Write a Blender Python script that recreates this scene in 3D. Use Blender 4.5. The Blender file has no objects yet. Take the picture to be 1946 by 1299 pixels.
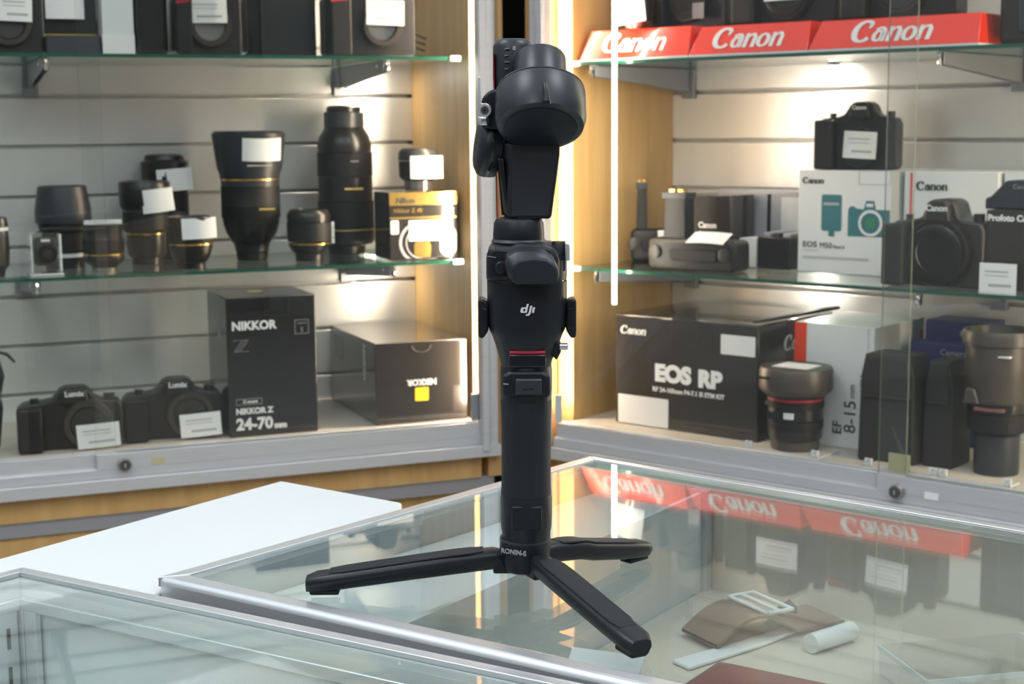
import bpy, bmesh, math, random
from mathutils import Matrix, Vector
random.seed(7)
PI = math.pi
sc = bpy.context.scene
COL = sc.collection

# ------------------------------------------------------------------ camera, world, lights, exposure
F_PX, W_PX = 2900.0, 1946.0
PITCH = math.atan(409.5 / F_PX); ROLL = math.radians(0.5)
cam_d = bpy.data.cameras.new('camera'); cam = bpy.data.objects.new('camera', cam_d); COL.objects.link(cam)
cam_d.sensor_width = 36.0; cam_d.lens = 36.0 * F_PX / W_PX; cam_d.clip_start = 0.05
fw = Vector((0, math.cos(PITCH), -math.sin(PITCH))); r0 = Vector((1, 0, 0)); u0 = r0.cross(fw)
rr = r0 * math.cos(ROLL) - u0 * math.sin(ROLL); uu = u0 * math.cos(ROLL) + r0 * math.sin(ROLL)
mw = Matrix.Identity(4)
for i in range(3):
    mw[i][0] = rr[i]; mw[i][1] = uu[i]; mw[i][2] = -fw[i]
mw[0][3], mw[1][3], mw[2][3] = 0, 0, 1.25
cam.matrix_world = mw
cam_d.dof.use_dof = True; cam_d.dof.focus_distance = 0.92; cam_d.dof.aperture_fstop = 24
sc.camera = cam

sc.view_settings.view_transform = 'Standard'; sc.view_settings.look = 'None'
sc.view_settings.gamma = 1.0; sc.view_settings.exposure = 0.65
sc.view_settings.use_curve_mapping = False
sc.cycles.max_bounces = 10; sc.cycles.transparent_max_bounces = 32
sc.cycles.glossy_bounces = 5; sc.cycles.transmission_bounces = 6
sc.cycles.sample_clamp_indirect = 6.0
sc.cycles.use_denoising = True
sc.cycles.caustics_reflective = False; sc.cycles.caustics_refractive = False

world = bpy.data.worlds.new('shop_ambient'); sc.world = world; world.use_nodes = True
wn = world.node_tree; wn.nodes['Background'].inputs[0].default_value = (0.80, 0.88, 0.95, 1)
wn.nodes['Background'].inputs[1].default_value = 0.7
LED_STRENGTH = 150.0
PANEL_STRENGTH = 11.0

# ------------------------------------------------------------------ helpers
def link(o, parent=None):
    COL.objects.link(o)
    if parent is not None: o.parent = parent
    return o

def tag(o, label=None, cat=None, group=None, kind=None):
    if label: o['label'] = label
    if cat: o['category'] = cat
    if group: o['group'] = group
    if kind: o['kind'] = kind
    return o

def thing(name, label, cat, M, group=None):
    o = bpy.data.objects.new(name, None); o.empty_display_size = 0.02
    o.matrix_world = M
    return tag(link(o), label, cat, group)

def T(x, y, z, rz=0.0):
    return Matrix.Translation((x, y, z)) @ Matrix.Rotation(math.radians(rz), 4, 'Z')

def R(ax, deg): return Matrix.Rotation(math.radians(deg), 4, ax)

def finish(name, bm, mats, parent=None, M=None, bevel=0, seg=2, smooth=35, label=None):
    me = bpy.data.meshes.new(name)
    bmesh.ops.recalc_face_normals(bm, faces=bm.faces)
    bm.to_mesh(me); bm.free()
    for m in (mats if isinstance(mats, (list, tuple)) else [mats]): me.materials.append(m)
    if smooth:
        me.shade_smooth(); me.set_sharp_from_angle(angle=math.radians(smooth))
    o = bpy.data.objects.new(name, me)
    if M is not None: o.matrix_local = M
    link(o, parent)
    if bevel:
        b = o.modifiers.new('edge', 'BEVEL'); b.width = bevel; b.segments = seg; b.limit_method = 'ANGLE'
        b.angle_limit = math.radians(30)
    if label: o['label'] = label
    return o

def xf(bm, vs, M):
    if M is not None: bmesh.ops.transform(bm, matrix=M, verts=vs)

def box(bm, x0, x1, y0, y1, z0, z1, mi=0, M=None):
    vs = [bm.verts.new(p) for p in ((x0,y0,z0),(x1,y0,z0),(x1,y1,z0),(x0,y1,z0),(x0,y0,z1),(x1,y0,z1),(x1,y1,z1),(x0,y1,z1))]
    for f in ((0,3,2,1),(4,5,6,7),(0,1,5,4),(1,2,6,5),(2,3,7,6),(3,0,4,7)):
        fc = bm.faces.new([vs[i] for i in f]); fc.material_index = mi
    xf(bm, vs, M); return vs

def lathe(bm, prof, M=None, seg=40, mi=0, sx=1.0, sy=1.0, cap=True, mids=None):
    """prof: list of (r, z) from bottom to top, revolved about z."""
    rings = []
    allv = []
    for r, z in prof:
        ring = [bm.verts.new((r*sx*math.cos(2*PI*i/seg), r*sy*math.sin(2*PI*i/seg), z)) for i in range(seg)]
        rings.append(ring); allv += ring
    for k in range(len(rings)-1):
        a, b = rings[k], rings[k+1]
        for i in range(seg):
            j = (i+1) % seg
            f = bm.faces.new((a[i], a[j], b[j], b[i])); f.material_index = mids[k] if mids else mi
    if cap:
        f = bm.faces.new(rings[0][::-1]); f.material_index = mids[0] if mids else mi
        f = bm.faces.new(rings[-1]); f.material_index = mids[-1] if mids else mi
    xf(bm, allv, M); return allv

def prism(bm, pts, y0, y1, mi=0, M=None, inset=0.0):
    """pts: (x,z) outline; extruded along y."""
    a = [bm.verts.new((x, y0, z)) for x, z in pts]; b = [bm.verts.new((x, y1, z)) for x, z in pts]
    n = len(pts)
    f = bm.faces.new(a); f.material_index = mi
    f = bm.faces.new(b[::-1]); f.material_index = mi
    for i in range(n):
        j = (i+1) % n
        f = bm.faces.new((a[i], b[i], b[j], a[j])); f.material_index = mi
    xf(bm, a+b, M); return a+b

def slab(bm, pts, z0, z1, mi=0):
    """pts: (x,y) outline; extruded along z."""
    a = [bm.verts.new((x, y, z0)) for x, y in pts]; b = [bm.verts.new((x, y, z1)) for x, y in pts]
    n = len(pts)
    for vs in (a[::-1], b):
        f = bm.faces.new(vs); f.material_index = mi
    for i in range(n):
        j = (i+1) % n
        f = bm.faces.new((a[i], a[j], b[j], b[i])); f.material_index = mi
    return a+b

def rrect(w, h, r, n=5, cx=0, cz=0):
    pts = []
    for (sx, sz, a0) in ((1,1,0),(-1,1,90),(-1,-1,180),(1,-1,270)):
        for i in range(n+1):
            a = math.radians(a0 + 90*i/n)
            pts.append((cx + sx*(w/2-r) + r*math.cos(a), cz + sz*(h/2-r) + r*math.sin(a)))
    return pts

def sweep(bm, pts, rad, seg=10, mi=0, flat=1.0, up=Vector((0,0,1)), cap=True):
    """tube through pts; rad number or list; flat squeezes across 'up'."""
    pts = [Vector(p) for p in pts]; rings = []
    for i, p in enumerate(pts):
        d = (pts[min(i+1, len(pts)-1)] - pts[max(i-1, 0)]).normalized()
        s = d.cross(up)
        if s.length < 1e-4: s = d.cross(Vector((0,1,0)))
        s.normalize(); t = s.cross(d).normalized()
        r = rad[i] if isinstance(rad, (list, tuple)) else rad
        rings.append([bm.verts.new(p + s*(r*math.cos(2*PI*k/seg)) + t*(r*flat*math.sin(2*PI*k/seg))) for k in range(seg)])
    for a, b in zip(rings, rings[1:]):
        for k in range(seg):
            j = (k+1) % seg
            f = bm.faces.new((a[k], a[j], b[j], b[k])); f.material_index = mi
    if cap:
        bm.faces.new(rings[0][::-1]).material_index = mi; bm.faces.new(rings[-1]).material_index = mi

def text(s, size, m, parent, M, shear=0.0, bold=0.0, align='CENTER', name='lettering', sx=1.0, ext=0.0002, space=1.0):
    c = bpy.data.curves.new(name, 'FONT'); c.body = s; c.size = size; c.shear = shear; c.offset = bold
    c.align_x = align; c.align_y = 'CENTER'; c.extrude = ext; c.space_character = space
    c.materials.append(m); c.resolution_u = 4
    o = bpy.data.objects.new(name, c); COL.objects.link(o)
    bpy.context.view_layer.update()
    me = bpy.data.meshes.new_from_object(o.evaluated_get(bpy.context.evaluated_depsgraph_get()))
    bpy.data.objects.remove(o); bpy.data.curves.remove(c)
    me.name = name
    if not me.materials: me.materials.append(m)
    o = bpy.data.objects.new(name, me); o.matrix_local = M @ R('X', 90) @ Matrix.Diagonal((sx, 1, 1, 1))
    return link(o, parent)

# text lying in the x-z plane facing -y.  Use T(x, y, z) for M; rotate about y with R('Y', a) for turned text.

# ------------------------------------------------------------------ materials
def mat(name, col, rough=0.5, metal=0.0, noise=0.0, nscale=30.0, bump=0.0, emit=None, estr=0.0, spec=0.5, coat=0.0, stretch=None):
    m = bpy.data.materials.new(name); m.use_nodes = True
    nt = m.node_tree; p = nt.nodes['Principled BSDF']
    p.inputs['Base Color'].default_value = (*col, 1); p.inputs['Roughness'].default_value = rough
    p.inputs['Metallic'].default_value = metal; p.inputs['Specular IOR Level'].default_value = spec
    p.inputs['Coat Weight'].default_value = coat
    if emit: p.inputs['Emission Color'].default_value = (*emit, 1); p.inputs['Emission Strength'].default_value = estr
    if noise or bump:
        tc = nt.nodes.new('ShaderNodeTexCoord'); mp = nt.nodes.new('ShaderNodeMapping'); n = nt.nodes.new('ShaderNodeTexNoise')
        n.inputs['Scale'].default_value = nscale; n.inputs['Detail'].default_value = 4
        if stretch: mp.inputs['Scale'].default_value = stretch
        nt.links.new(tc.outputs['Object'], mp.inputs[0]); nt.links.new(mp.outputs[0], n.inputs['Vector'])
        if noise:
            r = nt.nodes.new('ShaderNodeValToRGB')
            r.color_ramp.elements[0].position = 0.3; r.color_ramp.elements[1].position = 0.7
            r.color_ramp.elements[0].color = (*[c*(1-noise) for c in col], 1)
            r.color_ramp.elements[1].color = (*[min(1, c*(1+noise)) for c in col], 1)
            nt.links.new(n.outputs['Fac'], r.inputs[0]); nt.links.new(r.outputs[0], p.inputs['Base Color'])
        if bump:
            b = nt.nodes.new('ShaderNodeBump'); b.inputs['Strength'].default_value = bump; b.inputs['Distance'].default_value = 0.001
            nt.links.new(n.outputs['Fac'], b.inputs['Height']); nt.links.new(b.outputs[0], p.inputs['Normal'])
    return m

def glass(name, tint=(0.97, 0.99, 0.98), ior=1.5, rough=0.0, gcol=(1,1,1), boost=1.0):
    """clear sheet: what lies behind shows through, with a mirror reflection that grows towards grazing angles"""
    m = bpy.data.materials.new(name); m.use_nodes = True; nt = m.node_tree; nt.nodes.clear()
    o = nt.nodes.new('ShaderNodeOutputMaterial'); mx = nt.nodes.new('ShaderNodeMixShader')
    t = nt.nodes.new('ShaderNodeBsdfTransparent'); t.inputs[0].default_value = (*tint, 1)
    g = nt.nodes.new('ShaderNodeBsdfGlossy'); g.inputs['Roughness'].default_value = rough; g.inputs[0].default_value = (*gcol, 1)
    geo = nt.nodes.new('ShaderNodeNewGeometry')
    inv = nt.nodes.new('ShaderNodeVectorMath'); inv.operation = 'SCALE'
    # always use the outward Fresnel value, for front and back faces alike
    ms = nt.nodes.new('ShaderNodeMath'); ms.operation = 'MULTIPLY_ADD'; ms.inputs[1].default_value = -2.0; ms.inputs[2].default_value = 1.0
    nt.links.new(geo.outputs['Backfacing'], ms.inputs[0])
    dt = nt.nodes.new('ShaderNodeVectorMath'); dt.operation = 'DOT_PRODUCT'
    nt.links.new(geo.outputs['Incoming'], dt.inputs[0]); nt.links.new(geo.outputs['Normal'], dt.inputs[1])
    ab = nt.nodes.new('ShaderNodeMath'); ab.operation = 'ABSOLUTE'; nt.links.new(dt.outputs['Value'], ab.inputs[0])
    om = nt.nodes.new('ShaderNodeMath'); om.operation = 'SUBTRACT'; om.inputs[0].default_value = 1.0; nt.links.new(ab.outputs[0], om.inputs[1])
    pw = nt.nodes.new('ShaderNodeMath'); pw.operation = 'POWER'; pw.inputs[1].default_value = 5.0; nt.links.new(om.outputs[0], pw.inputs[0])
    r0_ = ((ior-1)/(ior+1))**2
    ma = nt.nodes.new('ShaderNodeMath'); ma.operation = 'MULTIPLY_ADD'; ma.use_clamp = True
    ma.inputs[1].default_value = (1-r0_)*boost; ma.inputs[2].default_value = r0_*boost
    nt.links.new(pw.outputs[0], ma.inputs[0]); nt.links.new(ma.outputs[0], mx.inputs[0])
    nt.links.new(t.outputs[0], mx.inputs[1]); nt.links.new(g.outputs[0], mx.inputs[2]); nt.links.new(mx.outputs[0], o.inputs[0])
    return m

def wood(name, c1, c2):
    m = bpy.data.materials.new(name); m.use_nodes = True; nt = m.node_tree; p = nt.nodes['Principled BSDF']
    p.inputs['Roughness'].default_value = 0.42
    tc = nt.nodes.new('ShaderNodeTexCoord'); mp = nt.nodes.new('ShaderNodeMapping'); mp.inputs['Scale'].default_value = (14, 14, 1.2)
    n = nt.nodes.new('ShaderNodeTexNoise'); n.inputs['Scale'].default_value = 2.2; n.inputs['Detail'].default_value = 6; n.inputs['Distortion'].default_value = 0.6
    r = nt.nodes.new('ShaderNodeValToRGB'); r.color_ramp.elements[0].position = 0.3; r.color_ramp.elements[1].position = 0.75
    r.color_ramp.elements[0].color = (*c1, 1); r.color_ramp.elements[1].color = (*c2, 1)
    nt.links.new(tc.outputs['Object'], mp.inputs[0]); nt.links.new(mp.outputs[0], n.inputs['Vector'])
    nt.links.new(n.outputs['Fac'], r.inputs[0]); nt.links.new(r.outputs[0], p.inputs['Base Color'])
    return m

MAPLE = wood('maple_laminate', (0.48, 0.285, 0.10), (0.60, 0.385, 0.155))
ALU = mat('brushed_aluminium', (0.62, 0.625, 0.64), 0.38, 0.45, noise=0.05, nscale=60, stretch=(0.3, 0.3, 8))
ALU_B = mat('satin_aluminium', (0.70, 0.72, 0.735), 0.34, 0.8, noise=0.02, nscale=200)
ALU_D = mat('grey_metal_band', (0.36, 0.36, 0.38), 0.45, 0.5)
CHROME = mat('chrome', (0.85, 0.86, 0.88), 0.12, 1.0)
STEEL_D = mat('dark_steel', (0.16, 0.16, 0.16), 0.3, 0.9)
BRACKET = mat('grey_bracket', (0.30, 0.31, 0.33), 0.35, 0.7)
SLAT = mat('satin_slat_panel', (0.76, 0.75, 0.73), 0.27, 0.38, noise=0.05, nscale=4, stretch=(1, 1, 0.3))
SLAT_G = mat('groove_insert', (0.55, 0.54, 0.52), 0.4, 0.3)
DARKGAP = mat('dark_recess', (0.004, 0.003, 0.003), 0.9)
WHITE = mat('white_laminate', (0.61, 0.64, 0.65), 0.32)
PALE = mat('pale_panel', (0.66, 0.69, 0.68), 0.5)
TEAL = mat('grey_lining', (0.26, 0.30, 0.31), 0.5)
BEIGE = mat('beige_deck', (0.56, 0.50, 0.42), 0.5)
BLACKM = mat('matte_black', (0.008, 0.009, 0.011), 0.40, spec=0.35, bump=0.06, nscale=900)
BLACKR = mat('rubber_black', (0.010, 0.012, 0.016), 0.60, spec=0.3, bump=0.12, nscale=1500)
BLACKG = mat('gloss_black', (0.008, 0.009, 0.011), 0.16, coat=0.3)
MOTOR = mat('anodised_motor_grey', (0.022, 0.026, 0.032), 0.38, 0.25, spec=0.4)
SLATE = mat('blued_black', (0.032, 0.036, 0.043), 0.38, 0.2)
RED = mat('red_accent', (0.42, 0.012, 0.03), 0.35)
CAMB = mat('camera_body_black', (0.011, 0.010, 0.010), 0.40, spec=0.4, bump=0.15, nscale=700)
CAMG = mat('camera_grey_black', (0.032, 0.029, 0.026), 0.36)
LENSB = mat('lens_barrel_black', (0.012, 0.011, 0.011), 0.30, spec=0.45)
LENSR = mat('lens_rubber', (0.009, 0.009, 0.009), 0.55, spec=0.3, bump=0.4, nscale=260, stretch=(1, 1, 0.05))
MOUNT = mat('lens_mount_metal', (0.42, 0.40, 0.37), 0.22, 0.9)
GOLD = mat('gold_band', (0.80, 0.52, 0.14), 0.25, 0.9)
GOLDP = mat('gold_print', (0.62, 0.46, 0.12), 0.4, 0.4)
FRONTG = mat('dark_front_element', (0.012, 0.014, 0.022), 0.05, coat=1.0)
TAGW = mat('white_tag_paper', (0.82, 0.82, 0.80), 0.55)
TAGP = mat('grey_tag_print', (0.42, 0.42, 0.42), 0.6)
INKW = mat('white_print', (0.80, 0.80, 0.79), 0.45)
INKG = mat('grey_print', (0.30, 0.30, 0.30), 0.5)
INKK = mat('black_print', (0.02, 0.02, 0.02), 0.5)
BOXK = mat('black_box_card', (0.012, 0.012, 0.012), 0.23, coat=0.4)
BOXK2 = mat('brown_black_box_card', (0.022, 0.018, 0.015), 0.18, coat=0.8)
BOXW = mat('white_box_card', (0.74, 0.74, 0.73), 0.38)
BOXS = mat('silver_grey_box_card', (0.42, 0.40, 0.42), 0.35)
BLUEBOX = mat('navy_box_card', (0.015, 0.025, 0.12), 0.4)
TEALB = mat('printed_teal', (0.03, 0.16, 0.19), 0.4)
TEALG = mat('printed_green', (0.04, 0.22, 0.09), 0.4)
ORANGE = mat('orange_red_print', (0.80, 0.055, 0.012), 0.35)
SIGNR = mat('red_riser_plastic', (0.85, 0.035, 0.010), 0.28, coat=0.5)
YEL = mat('yellow_patch', (0.85, 0.62, 0.02), 0.4)
BROWN = mat('brown_leather', (0.20, 0.13, 0.095), 0.5, noise=0.1, nscale=40)
TAUPE = mat('warm_grey_hood', (0.062, 0.053, 0.044), 0.38)
POUCH = mat('charcoal_pouch_cloth', (0.014, 0.013, 0.012), 0.75, bump=0.4, nscale=300)
YTAPE = mat('yellowed_tape', (0.48, 0.44, 0.25), 0.6)
FLOORM = mat('grey_floor', (0.30, 0.29, 0.28), 0.5, noise=0.1, nscale=3)
WALLM = mat('off_white_wall', (0.50, 0.50, 0.49), 0.8)
GLASS = glass('cabinet_glass', (0.98, 0.99, 0.985), 1.45)
SHELFG = glass('shelf_glass', (0.90, 0.965, 0.94), 1.5)
TOPG = glass('counter_glass', (0.93, 0.965, 0.96), 1.55, boost=1.3)
GEDGE = mat('green_glass_edge', (0.012, 0.085, 0.055), 0.2, coat=0.3)
PEDGE = mat('pane_edge', (0.20, 0.24, 0.19), 0.15, coat=0.6)
ACRYL = glass('clear_acrylic', (0.92, 0.92, 0.92), 1.49, boost=1.6)
ACRYE = mat('acrylic_edge', (0.70, 0.72, 0.72), 0.2)
LED = mat('led_tube', (1, 0.93, 0.82), 0.5, emit=(1.0, 0.87, 0.68), estr=LED_STRENGTH)
LED2 = mat('led_tube_soft', (1, 0.93, 0.82), 0.5, emit=(1.0, 0.87, 0.70), estr=LED_STRENGTH*0.27)
PUCK = mat('added_light_diffuser', (1, 0.93, 0.85), 0.5, emit=(1.0, 0.92, 0.80), estr=420.0)
LED3 = mat('added_led_tube', (1, 0.93, 0.82), 0.5, emit=(1.0, 0.87, 0.70), estr=LED_STRENGTH*0.36)
DIFF = mat('ceiling_diffuser', (1, 1, 1), 0.5, emit=(0.93, 0.97, 1.0), estr=PANEL_STRENGTH)

# ------------------------------------------------------------------ the setting
def struct(name, bm, m, bevel=0):
    o = finish(name, bm, m, smooth=0, bevel=bevel); o['kind'] = 'structure'; return o
bm = bmesh.new(); box(bm, -4, 4, -3.5, 5.2, -0.05, 0); struct('floor', bm, FLOORM)
bm = bmesh.new(); box(bm, -4, 4, 4.8, 4.9, 0, 2.9); struct('wall_back', bm, WALLM)
bm = bmesh.new(); box(bm, -4.1, -4, -3.5, 4.8, 0, 2.9); struct('wall_left', bm, WALLM)
bm = bmesh.new(); box(bm, 4, 4.1, -3.5, 4.8, 0, 2.9); struct('wall_right', bm, WALLM)
bm = bmesh.new(); box(bm, -4, 4, -3.6, -3.5, 0, 2.9); struct('wall_front', bm, mat('dim_shop_wall', (0.16, 0.155, 0.15), 0.8, noise=0.5, nscale=1.5))

for i, (x, y) in enumerate(((-0.9, 0.7), (0.9, 0.7), (-0.9, -1.2), (0.9, -1.2))):
    t = thing('ceiling_light', 'square white ceiling light panel hung over the shop counters', 'light', T(x, y, 2.75), 'ceiling light panels')
    bm = bmesh.new(); box(bm, -0.32, 0.32, -0.32, 0.32, 0, 0.05); finish('frame', bm, WHITE, t)
    bm = bmesh.new(); box(bm, -0.30, 0.30, -0.30, 0.30, -0.006, -0.001); finish('diffuser', bm, DIFF, t)

# ------------------------------------------------------------------ two wall display cabinets
ML = T(-0.0741, 3.0471, 0, 22.0)        # left cabinet: x runs to the corner (0), y into the cabinet
MR = T(0.0887, 3.0229, 0, -40.5)        # right cabinet: x runs away from the corner (0)
ZT, ZDECK, ZTOP = 0.659, 0.655, 2.10
DEP = 0.405

def frame_of(side): return ML if side == 'L' else MR

def cabinet(side):
    M = frame_of(side)
    L = side == 'L'
    x0, x1 = (-1.95, 0.010) if L else (0.0, 1.65)
    lab = ('maple and aluminium wall display cabinet with sliding glass on the left of the corner' if L else
           'maple and aluminium wall display cabinet with sliding glass on the right of the corner')
    t = thing('display_cabinet', lab, 'cabinet', M)
    # side panels
    g0, g1 = ((0.010, 0.065) if L else (-0.075, 0.0))
    n0, n1 = ((0.026, 0.065) if L else (-0.075, -0.038)); yn = 0.040 if L else 0.055      # rebate for the light tube behind the post
    bm = bmesh.new(); slab(bm, [(g0, yn), (g0, DEP+0.03), (g1, DEP+0.03), (g1, 0), (n0, 0), (n0, yn)] if L else [(n0, 0), (n1, 0), (n1, yn), (g1, yn), (g1, DEP+0.03), (n0, DEP+0.03)], 0.541, ZTOP)
    finish('side_panel', bm, MAPLE, t, smooth=0)
    e0, e1 = ((x0-0.03, x0) if L else (x1, x1+0.03))
    bm = bmesh.new(); box(bm, e0, e1, 0.0, DEP+0.03, 0.541, ZTOP); finish('side_panel', bm, MAPLE, t, smooth=0)
    # corner post and far post
    p0, p1 = ((0.004, 0.040) if L else (-0.047, -0.010))
    bm = bmesh.new(); box(bm, p0, p1, -0.022, -0.0005, 0.590, ZTOP)
    box(bm, p0 + (0 if L else 0.022), p1 - (0.022 if L else 0), -0.030, -0.022, 0.600, ZTOP)
    finish('corner_post', bm, ALU, t, bevel=0.0012)
    # back: slats with grooves
    bm = bmesh.new(); zs = [0.6125 + 0.1014*k for k in range(0, 15)]
    for z in zs:
        z1_ = min(z + 0.0935, ZTOP)
        if z1_ > z: box(bm, x0, x1, DEP, DEP+0.012, z, z1_)
    finish('slat_panel', bm, SLAT, t, bevel=0.0012)
    bm = bmesh.new(); box(bm, x0, x1, DEP+0.012, DEP+0.02, 0.60, ZTOP); finish('groove_backing', bm, SLAT_G, t)
    # deck, base, header
    bm = bmesh.new(); box(bm, x0, x1, 0.02, DEP, 0.60, ZDECK); finish('deck', bm, BEIGE, t)
    bm = bmesh.new(); box(bm, x0, x1, 0.004, DEP+0.02, 0.541, 0.600); box(bm, x0, x1, 0.0, 0.004, 0.541, 0.588)
    finish('apron', bm, MAPLE, t)
    bm = bmesh.new(); box(bm, x0, x1 + (0.03 if L else 0), 0.006, DEP, 0.512, 0.541); finish('base_band', bm, ALU_D, t)
    edges = [-1.95, -1.35, -0.748, 0.03] if L else [-0.04, 0.60, 1.12, 1.65]
    for k in range(3):
        bm = bmesh.new(); yy = 0.012 if k % 2 else 0.026
        box(bm, edges[k]+0.001, edges[k+1]-0.001, yy, yy+0.018, 0.10, 0.510); finish('cupboard_door', bm, MAPLE, t, bevel=0.001)
    bm = bmesh.new(); box(bm, x0, x1, 0.05, DEP, 0.0, 0.10); finish('plinth', bm, BLACKM, t)
    bm = bmesh.new(); box(bm, x0, x1, 0.0, DEP, ZTOP-0.10, ZTOP); finish('header', bm, MAPLE, t)
    # door bumper on the corner post and dark plugs at the groove ends
    bm = bmesh.new(); bx = (-0.012, 0.004) if L else (0.000, 0.014)
    box(bm, bx[0], bx[1], -0.006, 0.0005, 0.661, 0.716); finish('door_bumper', bm, ALU_D if L else WHITE, t, bevel=0.001)
    for k in range(14):
        bm = bmesh.new(); zz = 0.6125 + 0.1014*k - 0.0079; gx0 = (0.010 if L else -0.012)
        box(bm, gx0-0.010, gx0+0.010, DEP-0.0006, DEP+0.004, zz+0.0012, zz+0.0067); finish('groove_plug', bm, BLACKG, t)
    # track
    bm = bmesh.new()
    box(bm, x0, x1 + (0.02 if L else 0), -0.012, 0.022, 0.612, 0.630); box(bm, x0, x1 + (0.02 if L else 0), 0.012, 0.022, 0.630, ZT)
    box(bm, x0, x1 + (0.035 if L else 0), -0.026, 0.006, 0.588, 0.612)
    finish('track', bm, ALU, t, bevel=0.0012)
    # door shoes + panes
    fa, fb = ((-0.752, 0.004) if L else (0.712, 1.65))       # the pane running in front
    ba, bb = ((-1.95, -0.714) if L else (0.0, 0.757))
    for (a, b, y) in ((fa, fb, -0.011), (ba, bb, 0.001)):
        s = finish_door(t, a, b, y, L)
    return t

def finish_door(t, a, b, y, L):
    for z0, z1 in ((2.0, 2.03), (0.628, 0.6575)):
        bm = bmesh.new(); box(bm, a, b, y-0.0015, y+0.0085, z0, z1); sh = finish('door_rail', bm, ALU, t, bevel=0.0008)
    bm = bmesh.new(); box(bm, a, b, y+0.0015, y+0.0055, 0.655, 2.005)
    for f in bm.faces:
        if abs(f.normal.x) > 0.5 or (f.calc_center_median().x in (a, b)): f.material_index = 1
    bm.normal_update()
    for f in bm.faces:
        if abs(f.normal.x) > 0.5: f.material_index = 1
    finish('sliding_pane', bm, [GLASS, PEDGE], t, smooth=0)
    return sh

CAB_L = cabinet('L'); CAB_R = cabinet('R')

# near-black sheet standing in for the shade in the slot between the cabinets
bm = bmesh.new(); box(bm, -0.10, 0.12, 3.30, 3.32, 0.0, 2.3); struct('gap_shade_sheet', bm, DARKGAP)

def lock(side, x, z, y):
    t = thing('cabinet_lock', 'round steel key lock on the %s cabinet door rail' % ('left' if side == 'L' else 'right'), 'lock', frame_of(side) @ T(x, y, z))
    bm = bmesh.new(); lathe(bm, [(0.0125, 0), (0.0125, 0.010), (0.0115, 0.013)], R('X', 90), 28); finish('barrel', bm, MOUNT, t)
    bm = bmesh.new(); lathe(bm, [(0.0095, 0.013), (0.0095, 0.0145)], R('X', 90), 24); finish('face', bm, STEEL_D, t)
    bm = bmesh.new(); box(bm, -0.0012, 0.0012, -0.0155, -0.0146, -0.004, 0.004); finish('keyhole', bm, CHROME, t)
lock('L', -0.703, 0.6365, -0.0128); lock('R', 0.752, 0.6330, -0.0128)
for side, x, z, m in (('L', -0.640, 0.6375, YTAPE), ('R', 0.812, 0.6330, TAGW)):
    bm = bmesh.new(); prism(bm, rrect(0.024 if side == 'L' else 0.025, 0.012, 0.001), -0.0133, -0.0127)
    o = finish('sticker', bm, m); o.matrix_world = frame_of(side) @ T(x, 0, z)
    tag(o, ('small faded yellow sticker beside the left cabinet lock' if side == 'L' else 'small blank white sticker beside the right cabinet lock'), 'sticker')

# glass shelves
ZS = {('L', 1): 1.388, ('L', 2): 0.983, ('R', 1): 1.374, ('R', 2): 0.970, ('L', 0): 1.79, ('R', 0): 1.78}
POS = {0: 'topmost', 1: 'upper', 2: 'lower'}
for (s, k), z in ZS.items():
    bm = bmesh.new(); a, b = ((-1.93, -0.008) if s == 'L' else (0.008, 1.63))
    box(bm, a, b, 0.05, DEP-0.004, z-0.0065, z)
    bm.normal_update()
    for f in bm.faces: f.material_index = 1 if abs(f.normal.y) > 0.5 or abs(f.normal.x) > 0.5 else 0
    o = finish('glass_shelf', bm, [SHELFG, GEDGE], smooth=0, M=frame_of(s))
    ex = -0.016 if s == 'L' else 0.014
    bm = bmesh.new(); box(bm, ex-0.012, ex+0.010, 0.046, 0.0515, z-0.0085, z+0.002); finish('corner_clip', bm, ACRYE, o, bevel=0.001)
    tag(o, '%s clear glass shelf with green edge in the %s cabinet' % (POS[k], 'left' if s == 'L' else 'right'), 'shelf')
# brackets
BR = [('L', 1, -0.155), ('L', 2, -0.150), ('L', 1, -0.800), ('L', 2, -0.835), ('R', 1, 0.045), ('R', 2, 0.055), ('R', 1, 0.770), ('R', 2, 0.745),
      ('L', 0, -0.155), ('L', 0, -0.80), ('R', 0, 0.045), ('R', 0, 0.77)]
for s, k, x in BR:
    z = ZS[(s, k)] - 0.0072
    where = ('near the corner' if abs(x) < 0.4 else 'away from the corner')
    t = thing('shelf_bracket', 'grey tapered bracket under the %s glass shelf, %s cabinet, %s' % (POS[k], 'left' if s == 'L' else 'right', where), 'bracket', frame_of(s) @ T(x, 0, z))
    bm = bmesh.new()
    pts = [(0.062, 0), (0.062, -0.021), (DEP-0.014, -0.047), (DEP-0.014, 0)]
    for sx in (-0.007, 0.005):
        a = [bm.verts.new((sx, y, zz)) for y, zz in pts]; b = [bm.verts.new((sx+0.002, y, zz)) for y, zz in pts]
        bm.faces.new(a); bm.faces.new(b[::-1])
        for i in range(4): bm.faces.new((a[i], b[i], b[(i+1)%4], a[(i+1)%4]))
    box(bm, -0.007, 0.007, 0.062, DEP-0.014, -0.002, 0)
    finish('arm', bm, BRACKET, t, bevel=0.0006)
    bm = bmesh.new(); box(bm, -0.016, 0.016, DEP-0.0105, DEP-0.001, -0.062, -0.0005); finish('wall_plate', bm, BRACKET, t, bevel=0.001)
    bm = bmesh.new(); sweep(bm, [(0, 0.061, -0.004), (0, 0.058, -0.006), (0, 0.056, -0.011), (0, 0.058, -0.018), (0, 0.061, -0.021)], 0.0035, 8)
    finish('end_cap', bm, CHROME, t)
    bm = bmesh.new(); lathe(bm, [(0.004, 0), (0.0045, 0.002), (0.003, 0.004)], T(-0.007, 0.10, -0.011) @ R('Y', -90), 14); finish('screw', bm, CHROME, t)

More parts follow.
